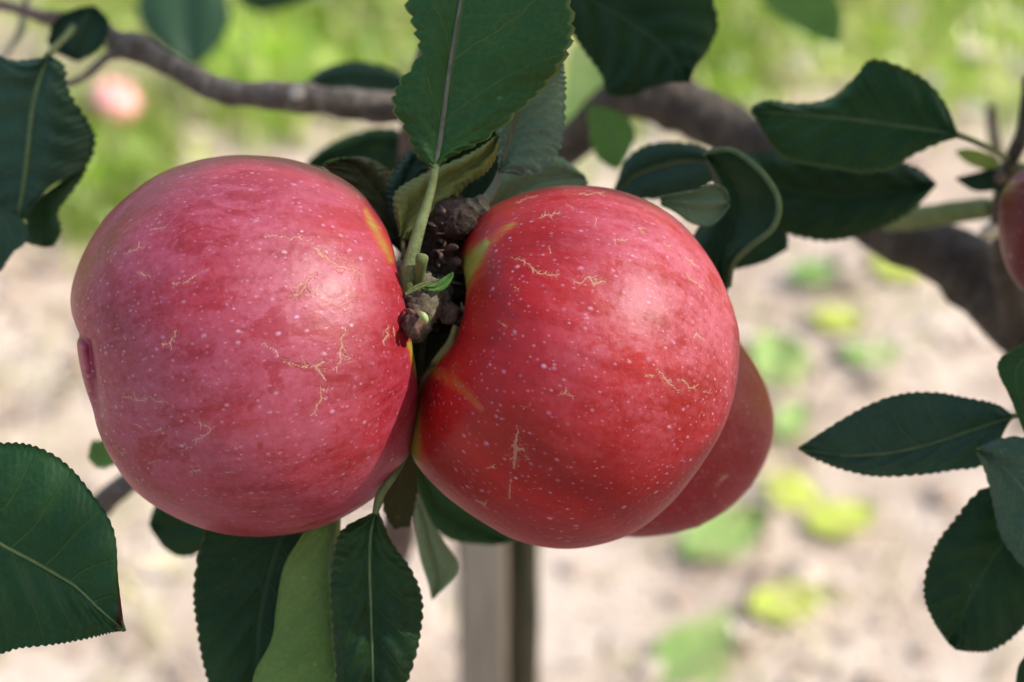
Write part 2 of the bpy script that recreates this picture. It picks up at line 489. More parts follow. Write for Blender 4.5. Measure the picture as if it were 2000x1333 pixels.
def seg_dist(p, poly):
    """distance of 2-D points to a polyline with per-vertex width -> (1 - d / w)"""
    best = np.full(len(p), -9.0)
    for (x0, y0, w0), (x1, y1, w1) in zip(poly[:-1], poly[1:]):
        a, b = np.array([x0, y0]), np.array([x1, y1])
        d = b - a
        t = np.clip(((p - a) @ d) / max(d @ d, 1e-9), 0, 1)
        dist = np.linalg.norm(p - (a + t[:, None] * d), axis=1)
        best = np.maximum(best, 1 - dist / (w0 + (w1 - w0) * t))
    return best

def build_apple(name, c_px, d, stem, R_px, aspect, outline, mat, nu, nv, russet=(), bare=(), bloom=None, cav=(0.42, 0.33), basin=(0.20, 0.30), lobes=0.03, seed=0, stem_green=0.75, grooves=()):
    """an apple turned about its stalk axis, five-lobed, swelled to the outline it has; returns the object"""
    c = at(c_px[0], c_px[1], d)
    B = np.stack([CR, CU, -CF])                              # view axes: right, up, to viewer
    z = np.array(stem, float); z /= np.linalg.norm(z)
    x = np.cross([0.1, 0.2, 1.0], z); x /= np.linalg.norm(x)
    y = np.cross(z, x)
    Rw = np.stack([x, y, z], 1)                              # local -> view
    R = R_px * K * d
    th = np.linspace(0, np.pi, nu)
    ph = np.linspace(0, 2 * np.pi, nv, endpoint=False)
    TH, PH = np.meshgrid(th, ph, indexing='ij')
    st = np.sin(TH)
    r = st ** 0.92 * (1 + 0.07 * np.cos(TH)) * (1 + lobes * np.cos(5 * PH + seed) * np.clip(-np.cos(TH) + 0.25, 0, 1) + 0.014 * np.cos(2 * PH + seed * 2) + 0.010 * np.cos(3 * PH + 1 + seed))
    zz = np.cos(TH) * aspect
    zz = zz - np.where(TH < np.pi / 2, cav[0] * np.exp(-(r / cav[1]) ** 2), 0)
    zz = zz + np.where(TH > np.pi / 2, basin[0] * np.exp(-(r / basin[1]) ** 2) * (1 + 0.25 * np.cos(5 * PH + seed)), 0)
    loc = np.stack([r * np.cos(PH), r * np.sin(PH), zz], -1).reshape(-1, 3) * R
    view = loc @ Rw.T
    if outline is not None:
        O = catmull(outline, 720, True)
        ox, oy = (O[:, 0] - c_px[0]) * K * d, -(O[:, 1] - c_px[1]) * K * d
        oa, orr = np.arctan2(oy, ox), np.hypot(ox, oy)
        nb = 360
        for it in range(3):
            sc = d / (d - view[:, 2])
            # true perspective offset of each vertex from the centre's pixel
            cx0, cy0 = (c_px[0] - 1000) * K, (666.5 - c_px[1]) * K
            qx = ((cx0 * d + view[:, 0]) / (d - view[:, 2]) - cx0) * d
            qy = ((cy0 * d + view[:, 1]) / (d - view[:, 2]) - cy0) * d
            ang, rad = np.arctan2(qy, qx), np.hypot(qx, qy)
            bi = ((ang + np.pi) / (2 * np.pi) * nb).astype(int) % nb
            rm = np.zeros(nb); np.maximum.at(rm, bi, rad)
            ob = ((oa + np.pi) / (2 * np.pi) * nb).astype(int) % nb
            ot = np.zeros(nb); np.maximum.at(ot, ob, orr)
            good = ot > 0
            ot = np.interp(np.arange(nb), np.where(good)[0], ot[good], period=nb)
            ratio = ot / np.maximum(rm, 1e-6)
            kern = np.hanning(9); kern /= kern.sum()
            ratio = np.convolve(np.r_[ratio[-8:], ratio, ratio[:8]], kern, 'same')[8:-8]
            f = np.interp((ang + np.pi) / (2 * np.pi) * nb - 0.5, np.arange(nb), ratio, period=nb)
            wgt = np.clip(rad / (np.interp((ang + np.pi) / (2 * np.pi) * nb - 0.5, np.arange(nb), rm, period=nb) + 1e-9), 0, 1)
            view[:, :2] *= (1 + (f - 1) * (0.35 + 0.65 * wgt ** 2))[:, None]
    W = c + view @ B
    if grooves:
        rel = W - CAM
        dep = rel @ CF
        px = np.column_stack([1000 + (rel @ CR) / dep / K, 666.5 - (rel @ CU) / dep / K])
        for poly, mm in grooves:
            g_ = 1 - seg_dist(px, poly)                      # distance in widths
            view[:, 2] -= np.where(view[:, 2] > -0.2 * R, np.exp(-g_ ** 2 * 1.2) * mm * 1e-3, 0) * np.clip((880 - px[:, 1]) / 160, 0, 1)
        W = c + view @ B
    # photo-pixel position of every vertex (for scars that have a place of their own on the skin)
    rel = W - CAM
    dep = rel @ CF
    px = np.column_stack([1000 + (rel @ CR) / dep / K, 666.5 - (rel @ CU) / dep / K])
    front = view[:, 2] > -0.15 * R
    n = len(W)
    rus = np.zeros(n); hal = np.zeros(n); bar = np.full(n, 0.0); blo = np.ones(n)
    axial = np.repeat(-np.cos(th), nv)
    for poly in russet:
        fine_p = []
        for (x0, y0, w0), (x1, y1, w1) in zip(poly[:-1], poly[1:]):
            L_ = math.hypot(x1 - x0, y1 - y0)
            k_ = max(1, int(L_ / 6))
            for q in range(k_):
                t_ = q / k_
                jx, jy = rng.normal(size=2) * min(1.8, L_ / 8) * (q > 0)
                fine_p.append((x0 + (x1 - x0) * t_ + jx, y0 + (y1 - y0) * t_ + jy, w0 + (w1 - w0) * t_))
                if rng.random() < 0.22 and L_ > 7:
                    a_ = math.atan2(y1 - y0, x1 - x0) + rng.choice([-1, 1]) * rng.uniform(0.5, 1.3)
                    b_ = rng.uniform(6, 15)
                    x2, y2 = fine_p[-1][0] + math.cos(a_) * b_, fine_p[-1][1] + math.sin(a_) * b_
                    s = np.clip(seg_dist(px[front], [(fine_p[-1][0], fine_p[-1][1], 2.6), (x2, y2, 1.6)]), 0, 1)
                    rus[front] = np.maximum(rus[front], s)
        fine_p.append(poly[-1])
        core_p = [(q[0], q[1], max(1.7, q[2] * 0.5)) for q in fine_p]
        halo_p = [(q[0], q[1], q[2] * 2.6) for q in fine_p]
        rus[front] = np.maximum(rus[front], np.clip(seg_dist(px[front], core_p) * 1.2, 0, 1))
        hal[front] = np.maximum(hal[front], np.clip(seg_dist(px[front], halo_p), 0, 1))
    rr = r.reshape(-1)
    if stem_green:
        bar = np.maximum(bar, stem_green * np.where(axial < 0, np.clip(1.25 - rr / 0.42, 0, 1), 0))
    for poly in bare:
        s = 1 - seg_dist(px[front], [q[:3] for q in poly])
        bar[front] = np.maximum(bar[front], (poly[0][3] if len(poly[0]) > 3 else 1.1) * np.exp(-s ** 2 * 1.6))
    if bloom is not None:
        blo = bloom(axial, px, front)
    nrm_rot = B.T @ Rw                                       # local -> world
    locw = (W - c) @ nrm_rot
    o = mesh_obj(name, locw, grid_faces(nu, nv, True), mat, None, origin=np.zeros(3), attrs={'russet': rus, 'halo': hal, 'bare': bar, 'bloom': blo, 'axial': axial, 'cphi': np.cos(PH).ravel(), 'sphi': np.sin(PH).ravel()})
    # poles are collapsed rings; harmless
    M4 = Matrix.Identity(4)
    for i in range(3):
        for j in range(3): M4[i][j] = nrm_rot[i, j]
    o.rotation_mode = 'QUATERNION'
    o.rotation_quaternion = M4.to_quaternion()
    o.location = c
    o['frame'] = [float(v) for v in nrm_rot.ravel()]
    stem_w = c + (W[0] - c)
    return o, W[:1].mean(0), W[-1:].mean(0), nrm_rot, R

def apple_part(apple, frame, name, Wv, F, mat):
    """a part given in world space under an apple that is turned"""
    c = np.array(apple.location)
    o = mesh_obj(name, (np.asarray(Wv) - c) @ frame, F, mat, None, origin=np.zeros(3))
    o.parent = apple
    return o

def calyx_parts(apple, frame, base, R, n=5, size=0.16):
    ax = -frame[:, 2]
    X, Y = frame[:, 0], frame[:, 1]
    for i in range(n):
        a = 2 * math.pi * i / n + 0.4
        dirv = math.cos(a) * X + math.sin(a) * Y
        side = np.cross(ax, dirv)
        L = R * size
        pts = []
        for t in np.linspace(0, 1, 6):
            cen = base + dirv * (L * (0.25 + 0.6 * t * (1 - 0.3 * t))) + ax * (L * (0.1 + 1.0 * t - 0.35 * t * t))
            w = L * 0.34 * (1 - t) ** 0.8 + L * 0.02
            for sgn in (-1, 0, 1):
                pts.append(cen + side * (w * sgn) + dirv * (0.12 * L * abs(sgn)))
        pts = np.array(pts)
        back = pts - dirv * L * 0.08
        F = grid_faces(6, 3)
        apple_part(apple, frame, 'sepal', np.vstack([pts, back]), np.vstack([F, (F + 18)[:, ::-1]]), SEPAL)

# ------------------------------------------------------------------ leaves
def leaf(st, d0, tree, front=None, back=None, n=40, m=7, serr=(0, 0.0), arch=0.0, pucker=0.0, rib=None, ribw=(9, 3), petiole=None, petmat=None, name='leaf', label=None, thick=0.00030, seed=0):
    """st: list of (mid x, y, left x, y, right x, y [, dmid, dleft, dright in mm]) from base to tip, photo pixels at distance d0"""
    d0 = float(dm(d0))
    rows = np.array([tuple(s) + (0, 0, 0) * (len(s) == 6) for s in st], float)
    C = catmull(rows, n)
    rr = np.random.default_rng(seed + 5)
    u = np.linspace(0, 1, n)
    mid, lef, rig = C[:, 0:2], C[:, 2:4], C[:, 4:6]
    if serr[0]:
        for k_, E in enumerate((lef, rig)):
            ph = u * serr[0] + (0.37 if k_ else 0) + 0.12 * np.sin(u * 31 + seed)
            saw = (ph % 1.0)
            prof = np.where(saw < 0.66, np.sin(saw / 0.66 * np.pi / 2) ** 0.7, np.clip((1 - saw) / 0.34, 0, 1) ** 1.3)
            amp = serr[1] * np.clip(np.sin(np.pi * np.clip(u, 0.02, 0.98)) * 2, 0, 1) * (0.7 + 0.6 * rr.random(n).cumsum() % 0.6)
            E += (E - mid) / (np.linalg.norm(E - mid, axis=1)[:, None] + 1e-6) * ((prof - 0.6) * amp)[:, None]
    ts = np.concatenate([-np.linspace(1, 0, m + 1) ** 0.85, np.linspace(0, 1, m + 1)[1:] ** 0.85])
    nv = len(ts)
    P = np.zeros((n, nv, 2)); D = np.zeros((n, nv))
    for j, t in enumerate(ts):
        E, dk = (lef, 7) if t < 0 else (rig, 8)
        a = abs(t)
        P[:, j] = mid + (E - mid) * a
        D[:, j] = d0 + (C[:, 6] + (C[:, dk] - C[:, 6]) * a ** 1.4) * 1e-3
        D[:, j] += arch * 1e-3 * math.sin(math.pi * a) * -1
        if pucker:
            s = (u - a * 0.34 + 0.1 * a * a) * 7
            D[:, j] += pucker * 1e-3 * np.sin(2 * np.pi * s) * math.sin(math.pi * min(1, a * 1.1)) + pucker * 0.8e-3 * np.sin(u * 17 + seed + (3 if t < 0 else 0)) * a ** 2
    W = at(P[..., 0], P[..., 1], D).reshape(-1, 3)
    F = grid_faces(n, nv)
    # make the first shell face the viewer
    a_, b_, c_ = W[F[:, 0]], W[F[:, 1]], W[F[:, 3]]
    nr = np.cross(b_ - a_, c_ - a_)
    view = CAM - a_
    flip = (nr * view).sum() < 0
    if flip: F = F[:, ::-1]
    vn = np.zeros_like(W)
    for k_ in range(4): np.add.at(vn, F[:, k_], nr * (-1 if flip else 1))
    vn /= np.linalg.norm(vn, axis=1)[:, None] + 1e-15
    W2 = W - vn * thick
    N = len(W)
    edge = np.concatenate([np.arange(nv), np.arange(1, n) * nv + nv - 1, (n - 1) * nv + np.arange(nv - 2, -1, -1), np.arange(n - 2, 0, -1) * nv])
    e2 = np.roll(edge, -1)
    RF = np.column_stack([edge, edge + N, e2 + N, e2]) if not flip else np.column_stack([edge, e2, e2 + N, edge + N])
    RF = RF[:, ::-1]
    uv1 = np.column_stack([np.repeat(u, nv), np.tile(ts, n)])
    allF = np.vstack([F, (F + N)[:, ::-1], RF])
    mi = np.r_[np.zeros(len(F)), np.ones(len(F)), np.zeros(len(RF))]
    base = at(C[0, 0], C[0, 1], d0 + C[0, 6] * 1e-3)
    o = mesh_obj(name, np.vstack([W, W2]), allF, [front or GREEN, back or PALE], tree, origin=base, mi=mi, uv=np.vstack([uv1, uv1]))
    if label: o['label'] = label
    if rib is not None:
        q = np.linspace(0, n - 1, min(n, 24)).astype(int)
        wpx = np.linspace(ribw[0], ribw[1], len(q))
        pts = at(mid[q, 0], mid[q, 1], D[q, m] - 0.00025)
        tube('midrib', pts, wpx * 0.5 * K * d0, rib, o, nseg=8, n=len(q) * 2, flat=0.8)
    if petiole is not None:
        ptube('petiole', petiole, petmat or PETIOLE, o, nseg=10, n=30, bump=0.05, seed=seed)
    return o

# ================================================================== SETTING: ground
def noise2(x, y, seed=0):
    r_ = np.random.default_rng(seed)
    s = np.zeros_like(x)
    for k_ in range(14):
        f = 2.0 * 1.5 ** (k_ * 0.7)
        a, p = r_.uniform(0, 6.28, 2)
        s += np.sin((x * math.cos(a) + y * math.sin(a)) * f * 2 + p) / f
    return s

def lit(name, *, kind='structure'): pass
g = np.linspace(-1, 1, 261)
gx = np.sinh(g * 7.2) / np.sinh(7.2) * 400
gy = gx + 2.0
GX, GY = np.meshgrid(gx, gy, indexing='ij')
GZ = noise2(GX, GY, 3) * 0.016 * np.exp(-(GX ** 2 + (GY - 2) ** 2) / 200)
gv = np.column_stack([GX.ravel(), GY.ravel(), GZ.ravel()])

TUFTS = [(175, 385, .08), (215, 330, .08), (160, 300, .08), (240, 275, .06), (1380, 170, .08), (650, 120, .12), (520, 165, .08), (470, 150, .08)]
TG = [(*ground_at(a, b)[:2], r0) for a, b, r0 in TUFTS]
def grass_edge(x, y):
    """>0 where the grass strip grows (world metres)"""
    return y - (2.42 - 0.12 * x) + 0.05 * np.sin(x * 5.1 + 1.0) + 0.05 * np.sin(x * 13 + 0.4)
turf_a = np.clip(0.5 + grass_edge(gv[:, 0], gv[:, 1]) * 5, 0, 1)
for tx_, ty_, tr_ in TG:
    turf_a = np.maximum(turf_a, 0.8 * np.exp(-((gv[:, 0] - tx_) ** 2 + (gv[:, 1] - ty_) ** 2) / (tr_ * 0.8) ** 2))

GM = Mat('soil_and_turf')
go = GM.coord('Object')
gxs, gys, _ = GM.sep(go)
n1 = GM.noise(go, 6, 6, 0.6); n2 = GM.noise(go, 26, 5, 0.62); n3 = GM.noise(go, 140, 4, 0.6)
soil = GM.mix(n1.step(0.36, 0.66), (0.48, 0.39, 0.315), (0.63, 0.54, 0.46))
soil = GM.mix(n2.step(0.53, 0.68) * 0.7, soil, (0.27, 0.195, 0.15))
soil = GM.mix(n3.step(0.55, 0.75) * 0.5, soil, (0.66, 0.59, 0.51))
moss = GM.noise(GM.mapping(go, (1, 1, 1), (5, 2, 0)), 11, 4, 0.6).step(0.56, 0.72) * 0.5
soil = GM.mix(moss, soil, (0.30, 0.30, 0.11))
turf = GM.mix(n2.step(0.35, 0.65), (0.15, 0.24, 0.03), (0.40, 0.42, 0.15))
edge_f = (GM.attr('turf') + (n1 - 0.5) * 0.9 + (n2 - 0.5) * 0.4).step(0.35, 0.65)
far = (gys).step(4.6, 4.9)
GM.set(Base_Color=GM.mix(edge_f, soil, turf), Roughness=0.95, Specular_IOR_Level=0.15)
GM.bump(n2 * 0.5 + n3 * 0.5 + n1, 0.02)
ground = mesh_obj('ground', gv, grid_faces(261, 261)[:, ::-1], GM.m, None, origin=np.zeros(3), attrs={'turf': turf_a})
tag(ground, kind='structure')

def gz(x, y):
    return noise2(np.asarray(x, float), np.asarray(y, float), 3) * 0.016

# soil clods
ico_v = np.array([[0, 0, 1], [.894, 0, .447], [.276, .851, .447], [-.724, .526, .447], [-.724, -.526, .447], [.276, -.851, .447],
                  [.724, .526, -.447], [-.276, .851, -.447], [-.894, 0, -.447], [-.276, -.851, -.447], [.724, -.526, -.447], [0, 0, -1]])
ico_f = np.array([[0, 1, 2], [0, 2, 3], [0, 3, 4], [0, 4, 5], [0, 5, 1], [1, 6, 2], [2, 7, 3], [3, 8, 4], [4, 9, 5], [5, 10, 1],
                  [2, 6, 7], [3, 7, 8], [4, 8, 9], [5, 9, 10], [1, 10, 6], [6, 11, 7], [7, 11, 8], [8, 11, 9], [9, 11, 10], [10, 11, 6]])
CV, CFc = [], []
for i in range(2600):
    x, y = rng.uniform(-1.5, 1.5), rng.uniform(0.9, 2.5)
    s = 0.004 + 0.016 * rng.random() ** 3
    v = ico_v * (1 + rng.uniform(-.3, .3, (12, 1))) * s * np.array([1.2, 1, .6])
    a = rng.uniform(0, 6.28)
    Rz = np.array([[math.cos(a), -math.sin(a), 0], [math.sin(a), math.cos(a), 0], [0, 0, 1]])
    CV.append(v @ Rz.T + [x, y, float(gz(x, y)) + s * 0.2]); CFc.append(ico_f + i * 12)
CLOD = simple('soil_clod', (0.32, 0.25, 0.20), (0.58, 0.50, 0.43), 9, 0.95, 0.003, 120, 0.1)
tag(mesh_obj('soil_clods', np.vstack(CV), np.vstack(CFc), CLOD, None, origin=np.zeros(3), smooth=False), kind='stuff')

# grass and dry straw
def blades(name, n, region, h, w, mats, seed, lay=0.5):
    r_ = np.random.default_rng(seed)
    XY = []
    while len(XY) < n:
        p = region(r_)
        if p is not None: XY.append(p)
    XY = np.array(XY)
    H = h * r_.uniform(0.5, 1.3, n)
    A = r_.uniform(0, 6.28, n)
    lean = r_.uniform(0.1, 1.0, n) * lay
    Wd = w * r_.uniform(0.6, 1.4, n)
    z0 = gz(XY[:, 0], XY[:, 1]) - 0.004
    V = np.zeros((n, 7, 3))
    for k_, t in enumerate((0, 0.4, 0.75)):
        cx = XY[:, 0] + np.cos(A) * H * lean * t ** 1.8
        cy = XY[:, 1] + np.sin(A) * H * lean * t ** 1.8
        cz = z0 + H * (t - 0.35 * lean * t * t)
        ww = Wd * (1 - 0.5 * t)
        V[:, 2 * k_] = np.column_stack([cx - np.sin(A) * ww, cy + np.cos(A) * ww, cz])
        V[:, 2 * k_ + 1] = np.column_stack([cx + np.sin(A) * ww, cy - np.cos(A) * ww, cz])
    V[:, 6] = np.column_stack([XY[:, 0] + np.cos(A) * H * lean, XY[:, 1] + np.sin(A) * H * lean, z0 + H * (1 - 0.35 * lean)])
    tri = np.array([[0, 1, 3], [0, 3, 2], [2, 3, 5], [2, 5, 4], [4, 5, 6]])
    F = (np.arange(n)[:, None, None] * 7 + tri).reshape(-1, 3)
    mi = np.repeat(r_.integers(0, len(mats), n), 5)
    return tag(mesh_obj(name, V.reshape(-1, 3), F, mats, None, origin=np.zeros(3), mi=mi), kind='stuff')

def grass_mat(name, c, t):
    M = Mat(name)
    n = M.noise(M.coord('Object'), 5, 4, 0.6)
    M.set(Base_Color=M.mix(n.step(0.38, 0.62), tuple(x * 0.75 for x in c), tuple(min(.8, x * 1.8) for x in c)), Roughness=0.28, Specular_IOR_Level=0.7)
    M.translucent(t, 0.4)
    return M.m
G1 = grass_mat('grass_fresh', (0.24, 0.37, 0.035), (0.42, 0.58, 0.04))
G2 = grass_mat('grass_mid', (0.15, 0.27, 0.04), (0.30, 0.46, 0.05))
G3 = grass_mat('grass_dry', (0.46, 0.45, 0.22), (0.45, 0.45, 0.2))
def region_grass(r_):
    if r_.random() < 0.07:
        x, y, s = TG[r_.integers(len(TG))]
        return (x + r_.normal() * s * 0.5, y + r_.normal() * s * 0.6)
    x, y = r_.uniform(-1.9, 1.9), 2.2 + 2.8 * r_.random() ** 1.5
    e = grass_edge(x, y)
    if r_.random() > np.clip(0.5 + e * 4.0, 0, 1) or noise2(np.array(x * 2.3), np.array(y * 2.3), 9) < -0.45: return None
    return (x, y)
blades('grass', 30000, region_grass, 0.05, 0.0030, [G1, G1, G2, G3], 21, 0.9)
def region_straw(r_):
    x, y = r_.uniform(-1.5, 1.5), r_.uniform(1.2, 2.7)
    return (x, y) if noise2(np.array(x * 2.0 + 3), np.array(y * 2.0), 5) > 0.15 or r_.random() < 0.12 else None
def region_bits(r_):
    x, y = r_.uniform(-1.6, 1.6), r_.uniform(2.1, 4.0)
    return (x, y) if grass_edge(x, y) > -0.15 else None
blades('pale_glint_bits', 800, region_bits, 0.030, 0.010, [grass_mat('grass_glint_pale', (0.62, 0.60, 0.42), (0.6, 0.58, 0.4))], 23, 2.0)  # pale dry bits put in as painted glints among the blades
blades('dry_straw', 3200, region_straw, 0.05, 0.0022, [grass_mat('straw', (0.40, 0.34, 0.20), (0.4, 0.35, 0.2)), G3, grass_mat('straw_brown', (0.20, 0.13, 0.08), (0.2, 0.14, 0.08))], 22, 2.2)

# fallen leaves and weeds leaves on the soil (each its own thing)
def fallen_mesh(seed, width=0.62, curl=0.25, n=15, m=4):
    r_ = np.random.default_rng(seed)
    u = np.linspace(0, 1, n)
    half = 0.5 * width * np.sin(np.pi * u ** 0.85) ** 0.8
    ts = np.linspace(-1, 1, 2 * m + 1)
    V, UV = [], []
    for i in range(n):
        for t in ts:
            e = half[i] * t * (1 + 0.04 * math.sin(i * 9))
            V.append([u[i] - 0.5, e, curl * (0.25 * t * t * (0.5 + u[i]) + 0.3 * (u[i] - 0.5) ** 2) + 0.03 * math.sin(7 * u[i] + 3 * t + seed)])
            UV.append([u[i], t])
    V = np.array(V); F = grid_faces(n, 2 * m + 1)
    N = len(V)
    V2 = V - [0, 0, 0.006]
    return np.vstack([V, V2]), np.vstack([F[:, ::-1], F + N]), np.array(UV + UV)

FALL = [  # px, py, size m, turn, material, label
    (1590, 542, .050, 0.4, MIDG, 'mid green blurred leaf lying on soil under the dark right-hand foliage'),
    (1766, 536, .058, -0.5, YELLOW, 'bright yellow-green leaf lying just left of the slanting limb'),
    (1640, 632, .048, -0.2, YELLOW, 'faint pale yellow leaf lying between the uppermost fallen leaves and the green one'),
    (1698, 696, .052, 0.1, LIME, 'green leaf with paler lower edge lying above the long horizontal leaf'),
    (1522, 705, .066, 1.9, LIME, 'large light green leaf lying beside the upper edge of the hindmost apple'),
    (1548, 818, .050, 1.2, LIME, 'light green leaf lying beside the widest part of the hindmost apple'),
    (1548, 945, .052, -0.3, YELLOW, 'pale yellow leaf lying below and right of the hindmost apple'),
    (1650, 1003, .060, 0.2, YELLOW, 'yellow-green leaf lying alone below the long horizontal leaf'),
    (1418, 1035, .082, 0.5, LIME, 'large pale green leaf lying directly under the hindmost apple'),
    (1542, 1166, .066, 0.25, YELLOW, 'bright yellow leaf lying near the bottom, right of the big pale one'),
    (1360, 1270, .078, 0.9, LIME, 'large lime green leaf lying lowest, near the bottom edge'),
    (1412, 1214, .040, 1.4, MIDG, 'small darker green leaf lying against the lowest lime leaf'),
    (1850, 705, .030, 0.3, MIDG, 'tiny green leaf lying on bare soil above the horizontal leaf stalk'),
    (1250, 415, .034, 0.8, LIME, 'small light leaf lying on soil seen above the right front apple'),
]
for i, (px_, py_, s_, a_, mt_, lb_) in enumerate(FALL[:12]):
    V, F, UV = fallen_mesh(i + 3, 0.66 + 0.10 * math.sin(i * 2.1), 0.16 + 0.10 * math.sin(i * 1.7))
    p = ground_at(px_, py_, 0.012)
    V = V * s_ * 1.06
    ca, sa = math.cos(a_), math.sin(a_)
    V = V @ np.array([[ca, -sa, 0], [sa, ca, 0], [0, 0, 1]]).T
    V[:, 2] += float(gz(p[0], p[1])) + 0.010
    p[2] = 0
    o = mesh_obj('fallen_leaf', V + p, F, mt_, None, origin=p + [0, 0, float(gz(p[0], p[1]))], uv=UV)
    tag(o, lb_, 'leaf', 'fallen leaves on the soil')
    o.rotation_euler = (0.16 + 0.14 * math.sin(i * 3.3), 0.1 * math.cos(i * 2.2), 0)
    tube('leaf_stalk', np.array([[-.5, 0, .03], [-.6, .02, .035], [-.72, .05, .02]]) * s_ @ np.array([[ca, -sa, 0], [sa, ca, 0], [0, 0, 1]]).T + p + [0, 0, float(gz(p[0], p[1])) + .006], [.0012, .001, .001], PETIOLE, o, nseg=6, n=8)

# post and stake
def px_vertical(px, py, d, ztop, zbot=-0.05):
    p = at(px, py, d)
    return np.array([[p[0], p[1], zbot], [p[0], p[1], ztop]])
pp = px_vertical(944, 1200, 1.25, 0)
post_x, post_y = pp[0, 0], pp[0, 1]
def post_mesh(x, y, w, dpt, z0, z1, seed, top_bevel=0.004):
    r_ = np.random.default_rng(seed)
    ring = []
    for sx, sy in ((-1, -1), (1, -1), (1, 1), (-1, 1)):
        for dx, dy in (((-sx) * .12, 0), (0, (-sy) * .12)) if sx * sy > 0 else ((0, (-sy) * .12), ((-sx) * .12, 0)):
            ring.append((sx * w / 2 + dx * w, sy * dpt / 2 + dy * dpt))
    ring = np.array(ring)
    ring = ring[np.argsort(np.arctan2(ring[:, 1], ring[:, 0]))]
    k_ = len(ring)
    zs = np.r_[np.linspace(z0, z1 - top_bevel, 14), z1]
    V = []
    for i, z_ in enumerate(zs):
        s = 0.9 if i == len(zs) - 1 else 1 + 0.02 * r_.normal()
        V.append(np.column_stack([x + ring * [s, s] @ [1, 0] + 0.0008 * r_.normal(), y + ring @ [0, 1] * s, np.full(k_, z_)]))
    V = np.vstack(V + [[[x, y, z1 + 0.0005]]])
    F = grid_faces(len(zs), k_, True)
    top = (len(zs) - 1) * k_
    cap = [[len(V) - 1, top + j, top + (j + 1) % k_, top + (j + 2) % k_] for j in range(0, k_, 2)]
    return V, np.vstack([F, cap])
V, F = post_mesh(post_x, post_y, 0.0245, 0.020, -0.05, 0.66, 4)
tag(mesh_obj('support_post', V, F, POSTM, None, origin=np.array([post_x, post_y, 0]), smooth=False), 'pale weathered wooden post standing under the right front apple', 'post')
sp = px_vertical(1020, 1200, 1.27, 0)
sx_, sy_ = sp[0, 0], sp[0, 1]
tag(tube('plant_stake', np.array([[sx_ + .001, sy_, -0.05], [sx_ - .0006, sy_, .2], [sx_, sy_, .5], [sx_ - .0005, sy_, .70]]), [.0092, .0090, .0088, .0084], STAKEM, None, nseg=14, n=40, bump=0.05, seed=3),
    'slim dark green stake standing against the pale wooden post', 'stake')

# ================================================================== THE APPLE TREE
ROOTX = at(800, 300, 0.80)
tree = empty('apple_tree', (ROOTX[0], ROOTX[1], 0.0))
tag(tree, 'apple tree with dark green serrated leaves, brown limbs and a fruiting spur', 'tree')
stem_pts = np.array([[ROOTX[0] - .004, ROOTX[1] + .01, -0.05], [ROOTX[0] - .006, ROOTX[1] + .006, .35], at(640, 1480, 1.000), at(700, 1250, 0.958), at(772, 1060, 0.916), at(800, 800, 0.860), at(803, 330, 0.811), at(816, 180, 0.783), at(850, 60, 0.762), at(880, -120, 0.734), at(900, -300, 0.706)])
tube('trunk', stem_pts, [.012, .011, .0085, .0072, .0062, .0054, .0042, .0038, .0034, .003, .0026], BARK_R, tree, nseg=14, n=90, bump=0.05, seed=2)
ptube('branch', [(815, 205, .755, 62), (740, 210, .752, 60), (660, 200, .750, 58), (585, 192, .748, 55), (500, 185, .748, 50), (430, 175, .75, 47), (370, 150, .752, 44), (310, 118, .755, 44), (265, 92, .757, 56), (225, 88, .76, 60)],
      BARK, tree, nseg=28, n=160, bump=0.08, seed=5, rug=0.10, rugf=0.35)
ptube('twig', [(235, 85, .76, 42), (205, 60, .765, 30), (150, 38, .775, 26), (90, 35, .785, 28), (40, 20, .79, 22), (-40, 0, .80, 18)], BARK_R, tree, n=40, bump=0.08, seed=6)
ptube('twig', [(232, 100, .757, 26), (205, 115, .755, 18), (165, 150, .75, 16), (120, 165, .74, 14), (85, 150, .73, 12)], BARK, tree, n=30, bump=0.08, seed=7)
ptube('twig', [(60, -40, .80, 16), (48, 20, .80, 15), (40, 60, .79, 15), (20, 95, .785, 13), (0, 120, .78, 12)], PETIOLE2, tree, n=30, seed=8)
sc = at(580, 184, .7335)
sv, sf, scaps, _ = tube_arrays(np.array([sc - CF * .0008, sc + CF * .004]), [.0021, .0026], 12, 4)
cut_o = ptube('pruning_cut', [(578, 200, .742, 44), (579, 186, .7365, 42), (580, 181, .7350, 34)], BARK, tree, nseg=14, n=10, endmat=CUTW)
# right hand limbs
ptube('limb', [(1085, 300, .85, 45), (1150, 240, .835, 62), (1220, 190, .825, 84), (1290, 190, .82, 104), (1370, 225, .815, 106), (1440, 262, .81, 96), (1520, 300, .805, 92), (1620, 370, .80, 96), (1740, 450, .795, 108), (1850, 500, .79, 122), (1950, 575, .785, 138), (2060, 680, .78, 150), (2200, 840, .77, 160), (2350, 1030, .77, 170)],
      BARK_D, tree, nseg=32, n=220, bump=0.05, seed=9, rug=0.10, rugf=0.35)
ptube('branch', [(1250, 200, .823, 60), (1230, 150, .82, 70), (1260, 80, .82, 70), (1290, 0, .81, 66), (1310, -120, .80, 60)], BARK_D, tree, nseg=14, n=40, bump=0.06, seed=10, rug=0.10, rugf=0.35)
ptube('twig', [(1190, 215, .83, 42), (1165, 265, .835, 34), (1130, 300, .84, 28), (1095, 330, .845, 22)], BARK_D, tree, n=24, bump=0.08, seed=11)
ptube('twig', [(1995, 690, .785, 60), (1968, 560, .762, 50), (1958, 440, .742, 44), (1962, 360, .73, 40), (1975, 315, .725, 34), (2000, 250, .72, 28), (2010, 150, .72, 24)], BARK_D, tree, nseg=12, n=60, bump=0.10, seed=12, rug=0.10, rugf=0.35)
